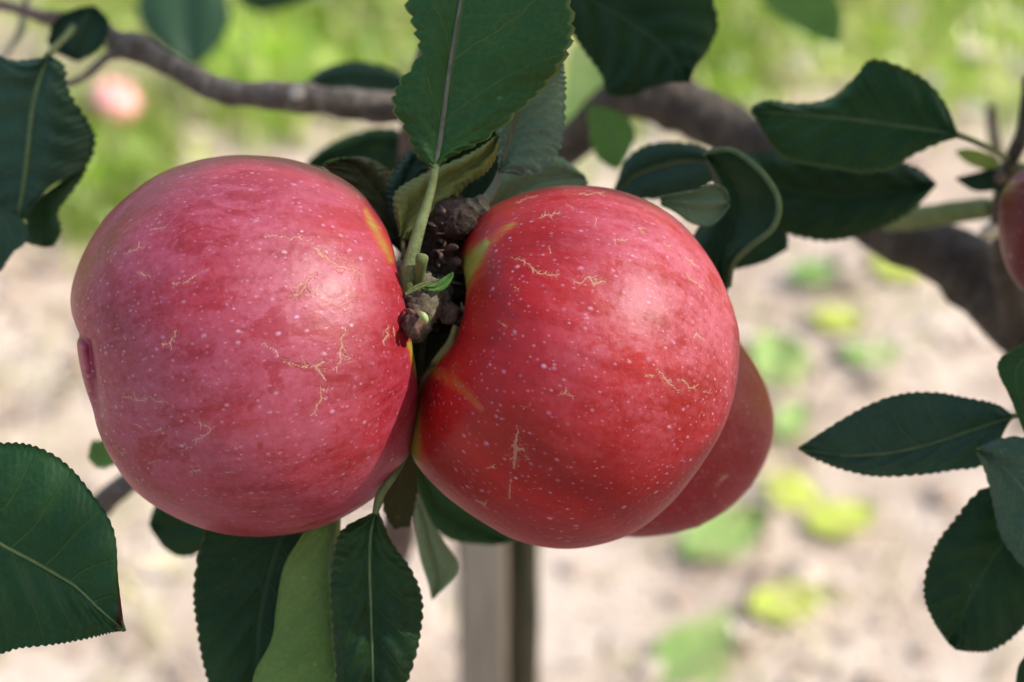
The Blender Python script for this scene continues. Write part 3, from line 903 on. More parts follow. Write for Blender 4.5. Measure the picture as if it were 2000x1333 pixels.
ptube('pruned_stub', [(1740, 428, .775, 52), (1800, 424, .762, 46), (1860, 416, .752, 44), (1922, 408, .744, 42), (1932, 407, .743, 36)], STUB, tree, nseg=14, n=30, bump=0.03, seed=13, endmat=CUT)
ptube('bud', [(1952, 452, .74, 8), (1940, 452, .737, 30), (1926, 455, .734, 26), (1914, 458, .732, 8)], CUTW, tree, n=14, seed=4)
ptube('bud', [(1950, 352, .728, 8), (1952, 350, .724, 24), (1954, 348, .719, 26), (1955, 346, .714, 10)], BARK_R, tree, n=14, seed=5)
ptube('twig', [(190, 1000, .78, 46), (215, 968, .775, 46), (255, 940, .77, 42), (310, 905, .765, 40), (420, 850, .76, 40), (600, 700, .755, 42), (790, 520, .755, 44)], BARK, tree, nseg=12, n=50, bump=0.06, seed=14, rug=0.10, rugf=0.35)
ptube('twig', [(1935, 205, .90, 18), (1940, 260, .90, 22), (1950, 310, .90, 16)], BARK_D, tree, n=16, bump=0.1, seed=15)

# fruiting spur between the two front apples
spur = ptube('spur', [(806, 330, .755, 50), (850, 345, .70, 66), (866, 400, .655, 92), (862, 440, .632, 98), (856, 480, .618, 104), (858, 520, .612, 108), (852, 555, .610, 96), (846, 600, .608, 82), (842, 640, .610, 60)],
             SPURM, tree, nseg=72, n=300, bump=0.08, seed=16, freq=1.6, rug=0.55, rugf=1.5)
def knob(name, pts, mat, **kw): return ptube(name, pts, mat, spur, **kw)
knob('knob', [(850, 425, .625, 60), (868, 428, .612, 74), (890, 432, .602, 66), (903, 436, .596, 44), (908, 440, .594, 30)], SPURM, nseg=36, n=60, bump=0.12, seed=17, freq=3, rug=0.42, rugf=2.2)
knob('knob', [(880, 430, .612, 40), (905, 424, .606, 52), (928, 412, .602, 44), (946, 396, .600, 30)], SPURG, nseg=36, n=60, bump=0.06, seed=18, rug=0.42, rugf=2.2)
for q in range(26):
    cx, cy = rng.uniform(822, 896), rng.uniform(408, 556)
    dz = .592 + .010 * abs(cx - 856) / 40 + rng.uniform(-.002, .004)
    a_ = rng.normal() * 0.45 + (0 if rng.random() < .7 else 1.3)
    L_, w_ = rng.uniform(7, 20), rng.uniform(4, 10)
    dx, dy = math.cos(a_) * L_, math.sin(a_) * L_
    kx = rng.uniform(-5, 5)
    ptube('bark_flake', [(cx - dx, cy - dy, dz + .004, w_ * .3), (cx - dx * .3 + kx, cy - dy * .3 + kx * .5, dz, w_), (cx + dx * .4 - kx * .4, cy + dy * .4, dz, w_ * .8), (cx + dx, cy + dy + 3, dz + .004, w_ * .25)],
          [SPURM, SPURM, BUDM, SPURG][q % 4], spur, nseg=16, n=28, bump=0.15, seed=100 + q, rug=0.5, rugf=3.0, flat=0.6)
knob('bud', [(868, 486, .600, 8), (880, 485, .596, 15), (888, 484, .592, 10), (893, 484, .585, 5)], BUDM, nseg=36, n=60, seed=23, rug=0.42, rugf=2.2)
knob('bud', [(880, 510, .600, 6), (890, 512, .595, 16), (897, 513, .590, 8)], BUDM, nseg=36, n=60, seed=24, rug=0.42, rugf=2.2)
knob('bourse', [(800, 540, .600, 44), (818, 562, .592, 62), (826, 590, .588, 64), (824, 615, .586, 54), (815, 640, .588, 40), (812, 660, .590, 26)], SPURG, nseg=36, n=60, bump=0.07, seed=25, freq=2, rug=0.42, rugf=2.2)
knob('bourse', [(850, 552, .604, 34), (858, 575, .600, 46), (862, 600, .600, 40), (872, 615, .600, 26)], SPURG, nseg=36, n=60, bump=0.08, seed=26, freq=2, rug=0.42, rugf=2.2)
knob('bud', [(814, 610, .584, 14), (808, 626, .579, 34), (806, 644, .577, 30), (810, 660, .578, 10)], BUDM, nseg=36, n=60, bump=0.08, seed=27, rug=0.42, rugf=2.2)
knob('bud', [(866, 600, .600, 10), (874, 608, .594, 30), (880, 616, .590, 32), (886, 622, .588, 14)], BUDM, nseg=36, n=60, bump=0.08, seed=28, rug=0.42, rugf=2.2)
knob('bud_scale', [(815, 612, .578, 6), (826, 616, .573, 13), (832, 624, .572, 11), (833, 632, .573, 4)], CUT, nseg=10, n=16, seed=29)
knob('bud_scale', [(790, 606, .580, 5), (800, 607, .576, 9), (808, 612, .575, 4)], BUDM, nseg=8, n=12, seed=30)
knob('shoot_stub', [(812, 570, .590, 32), (817, 545, .586, 25), (822, 520, .582, 22), (824, 505, .580, 25), (825, 499, .580, 21)], STUB, nseg=14, n=24, bump=0.04, seed=31, endmat=CUT)

# ---- leaves of the spur
leaf([(850, 329, 848, 331, 852, 329), (855, 302, 812, 303, 885, 305), (861, 264, 796, 264, 950, 272), (868, 215, 767, 208, 1022, 212), (874, 166, 778, 163, 1066, 170), (881, 112, 818, 108, 1103, 118, 0, -1, -3),
      (890, 58, 808, 55, 1120, 60, 0, 0, -4), (900, 0, 793, 0, 1114, 0, 0, 2, -4), (911, -70, 812, -80, 1075, -80, 2, 4, 0), (926, -140, 868, -150, 1003, -150, 4, 6, 4), (938, -195, 936, -195, 941, -195, 8, 8, 8)],
     .592, tree, VEINED, PALE, n=220, m=16, serr=(20, 9), arch=1.6, pucker=0.32, rib=MIDRIB, ribw=(13, 4), seed=1,
     petiole=[(851, 322, .5915, 15), (843, 365, .590, 17), (832, 405, .588, 21), (818, 450, .586, 25), (805, 500, .585, 28), (795, 545, .585, 29), (790, 590, .590, 23), (796, 612, .595, 14)], label='large serrated top leaf with pale downy midrib')
leaf([(783, 466, 786, 472, 780, 458), (795, 428, 806, 462, 769, 412), (825, 390, 842, 430, 773, 374), (862, 357, 880, 400, 812, 347), (900, 334, 912, 362, 858, 326), (938, 311, 946, 341, 915, 301), (962, 284, 968, 310, 950, 280), (973, 264, 975, 268, 971, 263)],
     .606, tree, OLIVE, GREEN, n=120, m=10, serr=(22, 4), arch=3.0, pucker=0.4, seed=2, label='small olive yellow leaf rolled to show its underside',
     petiole=[(786, 468, .606, 9), (790, 500, .604, 10), (800, 540, .600, 11)])
leaf([(977, 336, 974, 338, 982, 338), (990, 290, 972, 300, 1045, 342), (1000, 255, 970, 250, 1088, 302), (1012, 222, 970, 205, 1101, 262), (1028, 185, 975, 170, 1104, 205), (1048, 150, 1000, 130, 1105, 165), (1075, 125, 1040, 110, 1103, 140), (1098, 118, 1092, 116, 1102, 126)],
     .614, tree, GREY_L, DARK, n=120, m=11, serr=(18, 6), arch=2.0, pucker=0.5, rib=PETIOLE2, ribw=(10, 4), seed=3, label='grey green leaf seen from its underside behind the top leaf',
     petiole=[(978, 334, .6135, 12), (968, 362, .611, 17), (952, 388, .608, 22), (930, 412, .604, 27), (905, 428, .606, 24)], petmat=PETIOLE2)
leaf([(905, 425, 898, 420, 912, 428), (918, 380, 893, 375, 950, 385), (932, 345, 900, 330, 975, 350), (950, 310, 925, 290, 985, 315), (975, 270, 965, 265, 985, 275)],
     .640, tree, BLUISH, PALE, n=50, m=6, serr=(16, 4), arch=1, seed=4)
leaf([(940, 430, 935, 410, 950, 450), (990, 385, 965, 350, 1010, 420), (1050, 355, 1010, 310, 1080, 395), (1100, 345, 1080, 300, 1135, 385), (1145, 350, 1140, 340, 1150, 358)],
     .655, tree, PALE_W, GREEN, n=50, m=6, serr=(14, 5), arch=1.5, seed=5, label='pale downy leaf back rising behind the right front apple')
leaf([(792, 500, 786, 498, 798, 502), (770, 440, 735, 450, 788, 430), (745, 390, 690, 400, 776, 372), (715, 352, 655, 360, 767, 338), (690, 325, 640, 335, 735, 315), (660, 312, 632, 325, 700, 306), (636, 318, 633, 322, 640, 315)],
     .626, tree, BROWNED, PALE, n=100, m=9, serr=(18, 5), arch=2.5, pucker=0.8, seed=6, label='browned olive leaf curled behind the left front apple')
leaf([(790, 470, 780, 470, 800, 470), (785, 410, 757, 402, 815, 410), (790, 365, 757, 368, 830, 362), (805, 325, 776, 325, 838, 325), (825, 298, 802, 296, 850, 300), (850, 275, 845, 275, 855, 275)],
     .618, tree, BLUISH, PALE, n=70, m=7, serr=(16, 5), arch=1.5, pucker=0.4, seed=7)
leaf([(990, 238, 985, 235, 995, 242), (958, 268, 935, 252, 985, 285), (920, 295, 890, 275, 945, 325), (885, 315, 862, 302, 895, 345), (855, 335, 852, 333, 858, 338)], .632, tree, DARK, PALE, n=40, m=6, serr=(12, 3), arch=1, seed=52)
# bracts on the spur
leaf([(826, 562, 824, 557, 827, 568), (850, 563, 848, 556, 852, 571), (868, 553, 862, 545, 872, 562), (880, 540, 876, 536, 884, 544), (884, 533, 883, 533, 885, 533)], .584, tree, MIDG, STUB, n=30, m=4, arch=0.6, name='bract', seed=8)
leaf([(792, 575, 791, 572, 793, 578), (815, 562, 812, 557, 818, 566), (840, 552, 838, 549, 842, 555), (858, 547, 858, 546, 858, 548)], .582, tree, STUB, STUB, n=30, m=4, arch=0.4, name='bract', seed=9)

# dark leaves behind the gap between the apples
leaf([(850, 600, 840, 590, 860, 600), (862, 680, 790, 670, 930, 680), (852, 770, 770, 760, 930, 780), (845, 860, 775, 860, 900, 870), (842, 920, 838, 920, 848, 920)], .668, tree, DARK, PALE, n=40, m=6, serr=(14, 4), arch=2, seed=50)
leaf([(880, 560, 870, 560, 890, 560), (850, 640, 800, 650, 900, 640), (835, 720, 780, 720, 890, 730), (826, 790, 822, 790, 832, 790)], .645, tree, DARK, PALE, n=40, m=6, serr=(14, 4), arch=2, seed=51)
# ---- leaves on the left
leaf([(95, 110, 90, 112, 100, 108), (80, 150, 30, 118, 126, 130), (66, 200, -30, 110, 135, 180), (58, 260, -90, 180, 170, 235, 0, 8, 6), (52, 320, -120, 270, 186, 272, 0, 10, 8), (45, 370, -120, 350, 168, 325, 0, 8, 10), (38, 410, -70, 410, 95, 368, 0, 5, 4), (36, 440, 20, 440, 50, 425, 2, 2, 2)],
     .665, tree, BLUISH, PALE, n=110, m=9, serr=(22, 7), arch=2.5, pucker=0.8, rib=MIDRIB_G, ribw=(14, 5), seed=10, petiole=[(92, 112, .665, 14), (105, 95, .675, 14), (130, 70, .70, 14), (150, 45, .765, 14)], label='large bluish leaf hanging at the upper left, half out of view')
leaf([(165, 318, 160, 326, 172, 310), (120, 360, 95, 372, 165, 340), (90, 400, 60, 400, 138, 380, 0, 0, 4), (85, 435, 48, 440, 113, 415), (90, 462, 50, 472, 120, 450), (95, 482, 85, 484, 105, 482)],
     .672, tree, DARK, PALE, n=60, m=6, serr=(14, 6), arch=1.5, seed=11)
leaf([(-40, 400, -45, 410, -35, 390), (10, 430, -20, 460, 40, 425), (20, 465, -15, 500, 52, 470), (8, 500, -10, 515, 25, 495), (-5, 530, -8, 530, 2, 530)], .66, tree, BLUISH, PALE, n=40, m=5, serr=(12, 5), seed=12)
leaf([(145, 120, 140, 115, 152, 120), (140, 90, 100, 95, 195, 95), (150, 65, 98, 60, 212, 62), (165, 45, 115, 35, 210, 38), (175, 25, 140, 22, 195, 22), (180, 12, 178, 12, 184, 12)], .735, tree, BLUISH, PALE, n=40, m=5, serr=(12, 6), arch=-3, seed=13)
leaf([(-160, 960, -165, 955, -155, 965), (-80, 1010, -60, 880, -90, 1180), (0, 1062, 0, 866, -20, 1272), (60, 1094, 62, 870, 40, 1266), (112, 1124, 122, 900, 100, 1260), (150, 1148, 175, 958, 150, 1252), (190, 1186, 222, 1035, 190, 1243), (222, 1214, 231, 1130, 218, 1236), (244, 1232, 243, 1228, 240, 1233)],
     .566, tree, GREEN_TIP, PALE, n=170, m=12, serr=(34, 4.5), arch=1.5, pucker=0.6, rib=MIDRIB_G, ribw=(10, 4), seed=14, label='large leaf at the lower left with a browned tip')
leaf([(240, 870, 235, 850, 245, 890), (205, 885, 200, 860, 215, 912), (185, 888, 180, 862, 192, 915), (172, 895, 172, 890, 174, 900)], .70, tree, MIDG, PALE, n=30, m=5, serr=(9, 7), seed=15)
leaf([(440, 1000, 440, 975, 440, 1040), (390, 1020, 385, 970, 405, 1072), (345, 1030, 335, 970, 360, 1088), (312, 1032, 305, 985, 325, 1075), (292, 1025, 292, 1015, 297, 1040)], .705, tree, DARK, PALE, n=40, m=5, serr=(10, 3), arch=2, seed=16)

# ---- leaves below the apples
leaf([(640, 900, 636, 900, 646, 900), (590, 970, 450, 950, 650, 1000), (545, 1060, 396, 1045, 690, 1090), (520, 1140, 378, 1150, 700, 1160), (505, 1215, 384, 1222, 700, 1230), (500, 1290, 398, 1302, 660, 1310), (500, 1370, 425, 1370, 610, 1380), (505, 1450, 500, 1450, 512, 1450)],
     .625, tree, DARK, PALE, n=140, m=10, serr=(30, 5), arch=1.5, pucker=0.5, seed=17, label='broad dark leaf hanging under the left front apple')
leaf([(655, 960, 640, 960, 668, 960, 0, 0, 0), (651, 1030, 590, 1045, 665, 1030, 0, 4, 6), (646, 1110, 555, 1105, 662, 1110, 0, 4, 8), (650, 1190, 540, 1180, 668, 1190, 0, 3, 9), (654, 1250, 530, 1250, 672, 1250, 0, 2, 9), (660, 1320, 494, 1325, 676, 1320, 0, 0, 8), (664, 1400, 500, 1410, 678, 1400), (668, 1480, 640, 1480, 676, 1480)],
     .610, tree, PALE, GREEN, n=120, m=10, serr=(0, 0), arch=1.2, pucker=0.5, rib=MIDRIB_G, ribw=(12, 8), seed=18, label='pale green leaf turned to show its underside below the left front apple')
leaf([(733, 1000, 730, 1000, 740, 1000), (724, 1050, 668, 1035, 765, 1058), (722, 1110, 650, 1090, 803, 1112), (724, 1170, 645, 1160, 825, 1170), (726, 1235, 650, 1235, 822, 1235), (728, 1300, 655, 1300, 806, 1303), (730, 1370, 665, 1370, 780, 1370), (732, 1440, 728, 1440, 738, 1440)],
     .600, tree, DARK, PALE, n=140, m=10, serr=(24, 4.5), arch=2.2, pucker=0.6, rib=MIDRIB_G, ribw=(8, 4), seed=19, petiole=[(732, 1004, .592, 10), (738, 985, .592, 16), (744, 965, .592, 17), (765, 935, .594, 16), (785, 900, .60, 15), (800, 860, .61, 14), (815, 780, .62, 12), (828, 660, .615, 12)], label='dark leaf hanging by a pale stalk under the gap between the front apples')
leaf([(790, 860, 780, 860, 800, 860), (782, 930, 745, 930, 815, 925), (778, 990, 750, 1000, 812, 985), (785, 1030, 770, 1035, 800, 1030)], .640, tree, BROWNED, PALE, n=40, m=5, serr=(10, 4), seed=20)
leaf([(815, 975, 808, 975, 822, 975), (828, 1020, 808, 1000, 840, 1015), (842, 1070, 816, 1068, 870, 1060), (852, 1110, 826, 1110, 894, 1100), (855, 1135, 836, 1140, 886, 1130), (846, 1170, 843, 1172, 849, 1168)],
     .665, tree, PALE_W, GREEN, n=50, m=6, serr=(0, 0), arch=1.0, seed=21, petiole=[(815, 978, .665, 16), (806, 950, .66, 16), (796, 915, .65, 15), (788, 880, .645, 14)], petmat=PETIOLE2, label='small pale leaf back hanging beside the post top')
leaf([(810, 900, 800, 900, 820, 895), (850, 980, 812, 990, 900, 950), (900, 1020, 830, 1015, 960, 990), (950, 1040, 880, 1055, 1000, 1025), (990, 1060, 960, 1066, 1010, 1055)], .70, tree, GREEN, PALE, n=50, m=6, serr=(14, 4), arch=2, seed=22)

# ---- leaves on the right
leaf([(1871, 265, 1872, 270, 1870, 258), (1835, 258, 1842, 278, 1848, 205), (1790, 251, 1785, 303, 1810, 158), (1740, 244, 1735, 332, 1755, 128), (1690, 237, 1680, 338, 1700, 117), (1645, 231, 1630, 330, 1668, 152), (1590, 227, 1580, 322, 1620, 192, 0, 0, 6), (1540, 222, 1530, 308, 1556, 202, 0, 0, 5), (1500, 220, 1500, 272, 1502, 196), (1468, 217, 1474, 228, 1470, 206)],
     .672, tree, GREEN, PALE, n=110, m=9, serr=(24, 4), arch=2.0, pucker=0.9, rib=MIDRIB_G, ribw=(8, 4), seed=23, petiole=[(1869, 264, .672, 11), (1900, 275, .68, 12), (1935, 292, .70, 13), (1968, 312, .724, 14)], label='broad wavy dark green leaf at the upper right')
leaf([(1828, 360, 1828, 364, 1828, 356), (1780, 372, 1780, 414, 1790, 326), (1720, 380, 1718, 446, 1730, 310), (1650, 385, 1650, 468, 1660, 300), (1590, 380, 1592, 470, 1590, 290), (1520, 365, 1525, 450, 1520, 295), (1460, 345, 1455, 400, 1460, 300), (1410, 330, 1408, 335, 1410, 325)],
     .705, tree, DARK, PALE, n=80, m=8, serr=(22, 5), arch=3, pucker=0.7, seed=24)
leaf([(1400, 400, 1395, 390, 1405, 410), (1450, 450, 1420, 500, 1500, 420), (1475, 480, 1430, 525, 1535, 455), (1500, 490, 1460, 522, 1540, 470), (1525, 495, 1500, 510, 1538, 488)], .70, tree, DARK, PALE, n=40, m=5, serr=(10, 5), seed=25)
leaf([(1378, 303, 1376, 306, 1380, 300), (1402, 330, 1384, 330, 1440, 298, 0, 4, -6), (1425, 365, 1395, 370, 1492, 342, 0, 6, -10), (1435, 405, 1385, 415, 1521, 395, 0, 6, -12), (1425, 450, 1360, 450, 1510, 445, 0, 6, -12), (1405, 490, 1350, 480, 1465, 482, 0, 4, -9), (1400, 530, 1370, 530, 1432, 518, 0, 0, -4), (1415, 575, 1410, 575, 1420, 575)],
     .655, tree, DARK, PALE, n=90, m=9, serr=(0, 0), arch=2, seed=26, label='dark leaf with a rolled pale rim behind the right front apple')
EDGE = [(1376, 304, .655, 8), (1402, 293, .652, 10), (1440, 298, .649, 11), (1492, 342, .645, 12), (1521, 395, .643, 12), (1510, 445, .643, 12), (1465, 482, .646, 12), (1432, 518, .651, 11), (1424, 560, .655, 9)]
ptube('leaf_rim', EDGE, MIDRIB_G, tree, n=60)
leaf([(1290, 392, 1288, 386, 1292, 400), (1325, 395, 1330, 378, 1322, 415), (1360, 398, 1365, 372, 1350, 435), (1395, 395, 1392, 362, 1385, 440), (1418, 395, 1415, 370, 1410, 420), (1424, 395, 1424, 392, 1424, 400)], .645, tree, PALE_W, GREEN, n=50, m=6, arch=-2.5, seed=27, label='folded pale leaf tip above the right front apple')
leaf([(1200, 380, 1195, 378, 1205, 390), (1240, 345, 1225, 310, 1270, 390), (1290, 325, 1270, 282, 1330, 385), (1340, 315, 1325, 278, 1370, 370), (1385, 320, 1375, 290, 1400, 350), (1410, 330, 1405, 325, 1412, 338)], .69, tree, BLUISH, PALE, n=50, m=6, serr=(14, 4), arch=2, rib=PETIOLE, ribw=(10, 5), seed=28)
leaf([(1150, 205, 1145, 205, 1158, 205), (1180, 240, 1150, 250, 1215, 222), (1195, 275, 1155, 285, 1240, 262), (1200, 305, 1170, 312, 1230, 295), (1205, 330, 1200, 332, 1212, 328)], .76, tree, MIDG, PALE, n=40, m=5, serr=(10, 5), seed=29)
leaf([(1050, -60, 1040, -60, 1060, -60), (1120, -20, 1100, 40, 1180, -90), (1190, 20, 1140, 100, 1290, -90), (1255, 60, 1175, 150, 1370, -40), (1300, 95, 1185, 185, 1402, 40), (1325, 130, 1230, 188, 1385, 95), (1340, 150, 1300, 165, 1360, 130), (1345, 160, 1342, 162, 1350, 156)],
     .69, tree, DARK, PALE, n=90, m=8, serr=(24, 5), arch=3, pucker=0.8, seed=30, label='very dark broad leaf at the top behind the serrated leaf')
leaf([(1095, 260, 1090, 255, 1100, 265), (1120, 235, 1098, 205, 1150, 258), (1140, 195, 1105, 160, 1180, 225), (1150, 150, 1108, 120, 1182, 185), (1145, 110, 1115, 95, 1170, 135), (1135, 90, 1132, 88, 1140, 92)], .86, tree, LIME, PALE, n=40, m=5, serr=(12, 4), seed=31, label='sunlit lime leaf showing between the dark top leaves')
leaf([(1450, -80, 1450, -90, 1460, -70), (1520, -10, 1490, 5, 1570, -60), (1570, 30, 1530, 40, 1620, -20), (1610, 60, 1585, 70, 1645, 30), (1635, 85, 1630, 88, 1642, 80)], .98, tree, MIDG, PALE, n=40, m=5, serr=(12, 4), seed=32)
leaf([(1975, 815, 1974, 820, 1976, 808), (1935, 828, 1925, 904, 1945, 789), (1870, 850, 1862, 919, 1890, 778), (1800, 872, 1787, 929, 1830, 767), (1730, 886, 1710, 931, 1760, 770), (1660, 890, 1645, 918, 1690, 794), (1600, 884, 1590, 896, 1618, 836), (1560, 876, 1560, 879, 1561, 873)],
     .640, tree, BLUISH, PALE, n=100, m=9, serr=(28, 4), arch=1.2, pucker=0.5, rib=MIDRIB_G, ribw=(7, 3), seed=33, label='long pointed bluish leaf lying level at the right edge', petiole=[(1974, 814, .64, 11), (1995, 808, .642, 12), (2030, 790, .65, 13), (2080, 760, .66, 13)])
leaf([(1908, 880, 1908, 876, 1908, 886), (1950, 905, 1958, 855, 1926, 930), (1990, 945, 2030, 860, 1940, 990), (2025, 1000, 2080, 900, 1955, 1050), (2060, 1060, 2110, 980, 1995, 1105), (2090, 1120, 2120, 1070, 2050, 1150), (2110, 1170, 2112, 1168, 2106, 1172)],
     .625, tree, GREY, PALE, n=80, m=8, serr=(16, 3), arch=2.5, pucker=0.6, seed=34, label='grey green leaf at the right edge overlapping the dark round one')
leaf([(2070, 960, 2075, 950, 2065, 965), (2010, 1010, 2060, 1090, 1932, 950), (1950, 1075, 2030, 1180, 1860, 1020), (1915, 1130, 1990, 1235, 1820, 1080), (1890, 1180, 1940, 1270, 1803, 1155), (1872, 1225, 1900, 1274, 1822, 1212), (1858, 1262, 1866, 1270, 1848, 1252)],
     .640, tree, DARK, PALE, n=100, m=8, serr=(26, 5), arch=1.5, pucker=0.6, seed=35, label='dark round leaf hanging at the lower right edge')
leaf([(2060, 650, 2055, 640, 2065, 655), (2015, 690, 2000, 670, 2050, 740), (1985, 720, 1955, 700, 2040, 790), (1990, 770, 1950, 728, 2030, 830), (2005, 810, 1972, 775, 2030, 860), (2010, 850, 2000, 845, 2020, 855)], .628, tree, GREEN, PALE, n=50, m=6, serr=(12, 3), seed=36)
leaf([(2060, 1250, 2060, 1240, 2060, 1260), (2020, 1300, 2000, 1285, 2050, 1330), (1995, 1345, 1985, 1325, 2030, 1370), (1990, 1400, 1985, 1400, 1995, 1400)], .64, tree, DARK, PALE, n=30, m=5, seed=37)
leaf([(1985, 378, 1980, 372, 1990, 384), (1945, 352, 1950, 372, 1948, 332), (1900, 355, 1905, 374, 1905, 338), (1868, 350, 1868, 352, 1868, 347)], .72, tree, DARK, PALE, n=30, m=5, seed=38)
leaf([(1960, 330, 1958, 334, 1962, 326), (1925, 318, 1925, 332, 1930, 300), (1890, 308, 1888, 318, 1892, 290), (1868, 298, 1867, 300, 1868, 294)], .73, tree, YELLOW, PALE, n=30, m=5, seed=39, label='small yellowing leaf by the stalk of the broad wavy leaf')
# ---- leaves behind the top-left branch
leaf([(815, 175, 815, 178, 815, 170), (760, 165, 760, 188, 765, 135), (700, 160, 700, 185, 700, 120), (650, 162, 650, 182, 645, 128), (610, 172, 610, 180, 608, 150), (590, 178, 590, 180, 590, 176)], .79, tree, BLUISH, PALE, n=40, m=6, serr=(12, 4), arch=2, seed=40)
leaf([(822, 290, 822, 270, 815, 318), (765, 285, 755, 250, 775, 338), (700, 295, 680, 265, 720, 345), (650, 310, 630, 290, 660, 340), (600, 322, 598, 318, 602, 328)], .765, tree, DARK, PALE, n=40, m=6, serr=(12, 4), arch=2, seed=41)
leaf([(360, -100, 350, -100, 370, -100), (355, -40, 290, -50, 420, -45), (355, 20, 268, 15, 450, 20), (360, 75, 290, 70, 435, 80), (370, 115, 340, 112, 400, 118), (375, 132, 372, 132, 378, 132)], 1.12, tree, BLUISH, PALE, n=40, m=6, serr=(12, 4), arch=3, seed=42)
leaf([(560, -80, 552, -80, 568, -80), (540, -40, 480, -45, 620, -50), (530, 0, 460, -5, 610, -10), (520, 15, 480, 14, 570, 12), (515, 25, 512, 25, 518, 25)], 1.05, tree, DARK, PALE, n=30, m=5, seed=43)

# ================================================================== APPLES
L_OUT = [(480, 303), (560, 310), (640, 335), (700, 372), (742, 425), (765, 475), (777, 530), (790, 590), (803, 660), (814, 735), (817, 800), (808, 860), (782, 918), (740, 965), (690, 1000), (640, 1025), (580, 1042), (500, 1049), (420, 1040), (340, 1010), (270, 965), (222, 905), (192, 845), (180, 800), (163, 745), (152, 692), (150, 662), (151, 646), (142, 620), (137, 585), (145, 540), (165, 490), (200, 432), (250, 382), (310, 340), (380, 315), (430, 306)]
R_OUT = [(1120, 362), (1200, 370), (1280, 400), (1340, 445), (1390, 510), (1420, 570), (1440, 630), (1445, 670), (1440, 740), (1425, 805), (1395, 870), (1340, 950), (1290, 1003), (1230, 1045), (1155, 1068), (1085, 1072), (1010, 1056), (950, 1025), (890, 985), (845, 945), (812, 905), (800, 868), (806, 820), (814, 775), (825, 738), (846, 702), (876, 660), (890, 615), (898, 560), (897, 510), (912, 452), (950, 410), (1000, 385), (1060, 368)]
RL = [[(612, 484, 6), (625, 495, 11), (642, 508, 7)], [(642, 508, 5), (662, 522, 9), (690, 526, 5), (705, 537, 5)], [(690, 526, 4), (692, 545, 3)], [(660, 500, 4), (690, 510, 5)], [(618, 535, 4), (600, 548, 6), (588, 572, 5), (570, 582, 5)], [(600, 548, 5), (575, 562, 4)],
      [(676, 634, 4), (670, 656, 5), (664, 687, 6), (667, 703, 7), (652, 722, 3)], [(664, 690, 5), (684, 700, 6)], [(554, 706, 5), (576, 712, 5), (614, 716, 5), (639, 703, 4)], [(590, 700, 3), (600, 714, 4)], [(614, 716, 5), (626, 728, 6), (636, 742, 6)], [(626, 750, 4), (627, 782, 4), (607, 812, 4)], [(632, 760, 5), (646, 762, 4)],
      [(758, 640, 4), (750, 672, 5)], [(768, 640, 3), (770, 655, 3)], [(512, 672, 3), (540, 685, 4), (544, 695, 3)], [(242, 775, 4), (267, 782, 5), (290, 776, 4), (317, 785, 4)], [(262, 766, 3), (268, 784, 4)], [(390, 824, 5), (412, 838, 5), (396, 854, 5), (377, 860, 4)], [(412, 838, 3), (420, 832, 3)], [(345, 645, 4), (333, 668, 6), (318, 675, 5)], [(333, 668, 4), (336, 682, 4)],
      [(302, 842, 4), (320, 838, 4)], [(262, 828, 5), (276, 834, 5)], [(290, 905, 4), (306, 900, 3)], [(355, 880, 4), (375, 875, 4)], [(372, 922, 4), (390, 918, 4)], [(268, 531, 4), (282, 538, 5), (296, 540, 4)], [(337, 553, 3), (364, 552, 4), (384, 537, 3)], [(300, 447, 3), (322, 444, 4)], [(241, 496, 3), (283, 481, 3)], [(520, 458, 3), (560, 465, 3), (616, 467, 3)], [(424, 925, 3), (470, 918, 3)], [(220, 870, 3), (240, 890, 3)], [(545, 884, 3), (546, 885, 3)], [(470, 647, 3), (471, 648, 3)], [(635, 722, 5), (634, 723, 5)]]
RR = [[(1000, 503, 5), (1024, 509, 3), (1051, 534, 4), (1070, 537, 5), (1092, 536, 5)], [(1054, 426, 3), (1078, 422, 3), (1094, 413, 3)], [(1005, 560, 4), (1014, 566, 4)], [(975, 629, 4), (988, 638, 4)], [(1006, 646, 4), (1008, 652, 4)], [(1120, 548, 4), (1135, 553, 5), (1151, 541, 5), (1159, 555, 6), (1184, 551, 5)], [(1151, 541, 4), (1165, 546, 4)], [(1165, 428, 4), (1163, 443, 4)], [(1072, 482, 4), (1076, 494, 4)], [(1105, 398, 3), (1120, 408, 3)], [(1200, 468, 3), (1227, 468, 4)],
      [(1249, 446, 4), (1260, 456, 3)], [(1296, 474, 3), (1308, 482, 3)], [(1338, 502, 4), (1352, 515, 6), (1360, 521, 3)], [(1340, 532, 4), (1357, 551, 4), (1374, 564, 3)], [(1355, 660, 4), (1360, 650, 5), (1376, 664, 3)], [(1106, 757, 3), (1105, 766, 7), (1100, 770, 4)], [(1092, 773, 3), (1104, 768, 4), (1122, 774, 3)], [(1010, 830, 2), (1008, 852, 6), (1009, 876, 15), (1006, 896, 8), (1003, 916, 3)], [(1000, 870, 8), (1024, 882, 7)], [(1024, 885, 4), (1034, 900, 3)], [(998, 935, 4), (996, 958, 5), (995, 974, 4)],
      [(930, 978, 4), (946, 988, 5), (950, 980, 3)], [(1284, 722, 3), (1300, 740, 5), (1314, 753, 6), (1326, 768, 4)], [(1322, 739, 4), (1340, 748, 5), (1360, 760, 3)], [(1260, 734, 3), (1276, 735, 3)], [(1044, 954, 4), (1045, 955, 4)], [(950, 915, 4), (966, 914, 3)], [(1375, 765, 3), (1390, 768, 3)], [(1130, 380, 3), (1180, 376, 3)], [(1050, 382, 3), (1010, 395, 3)]]

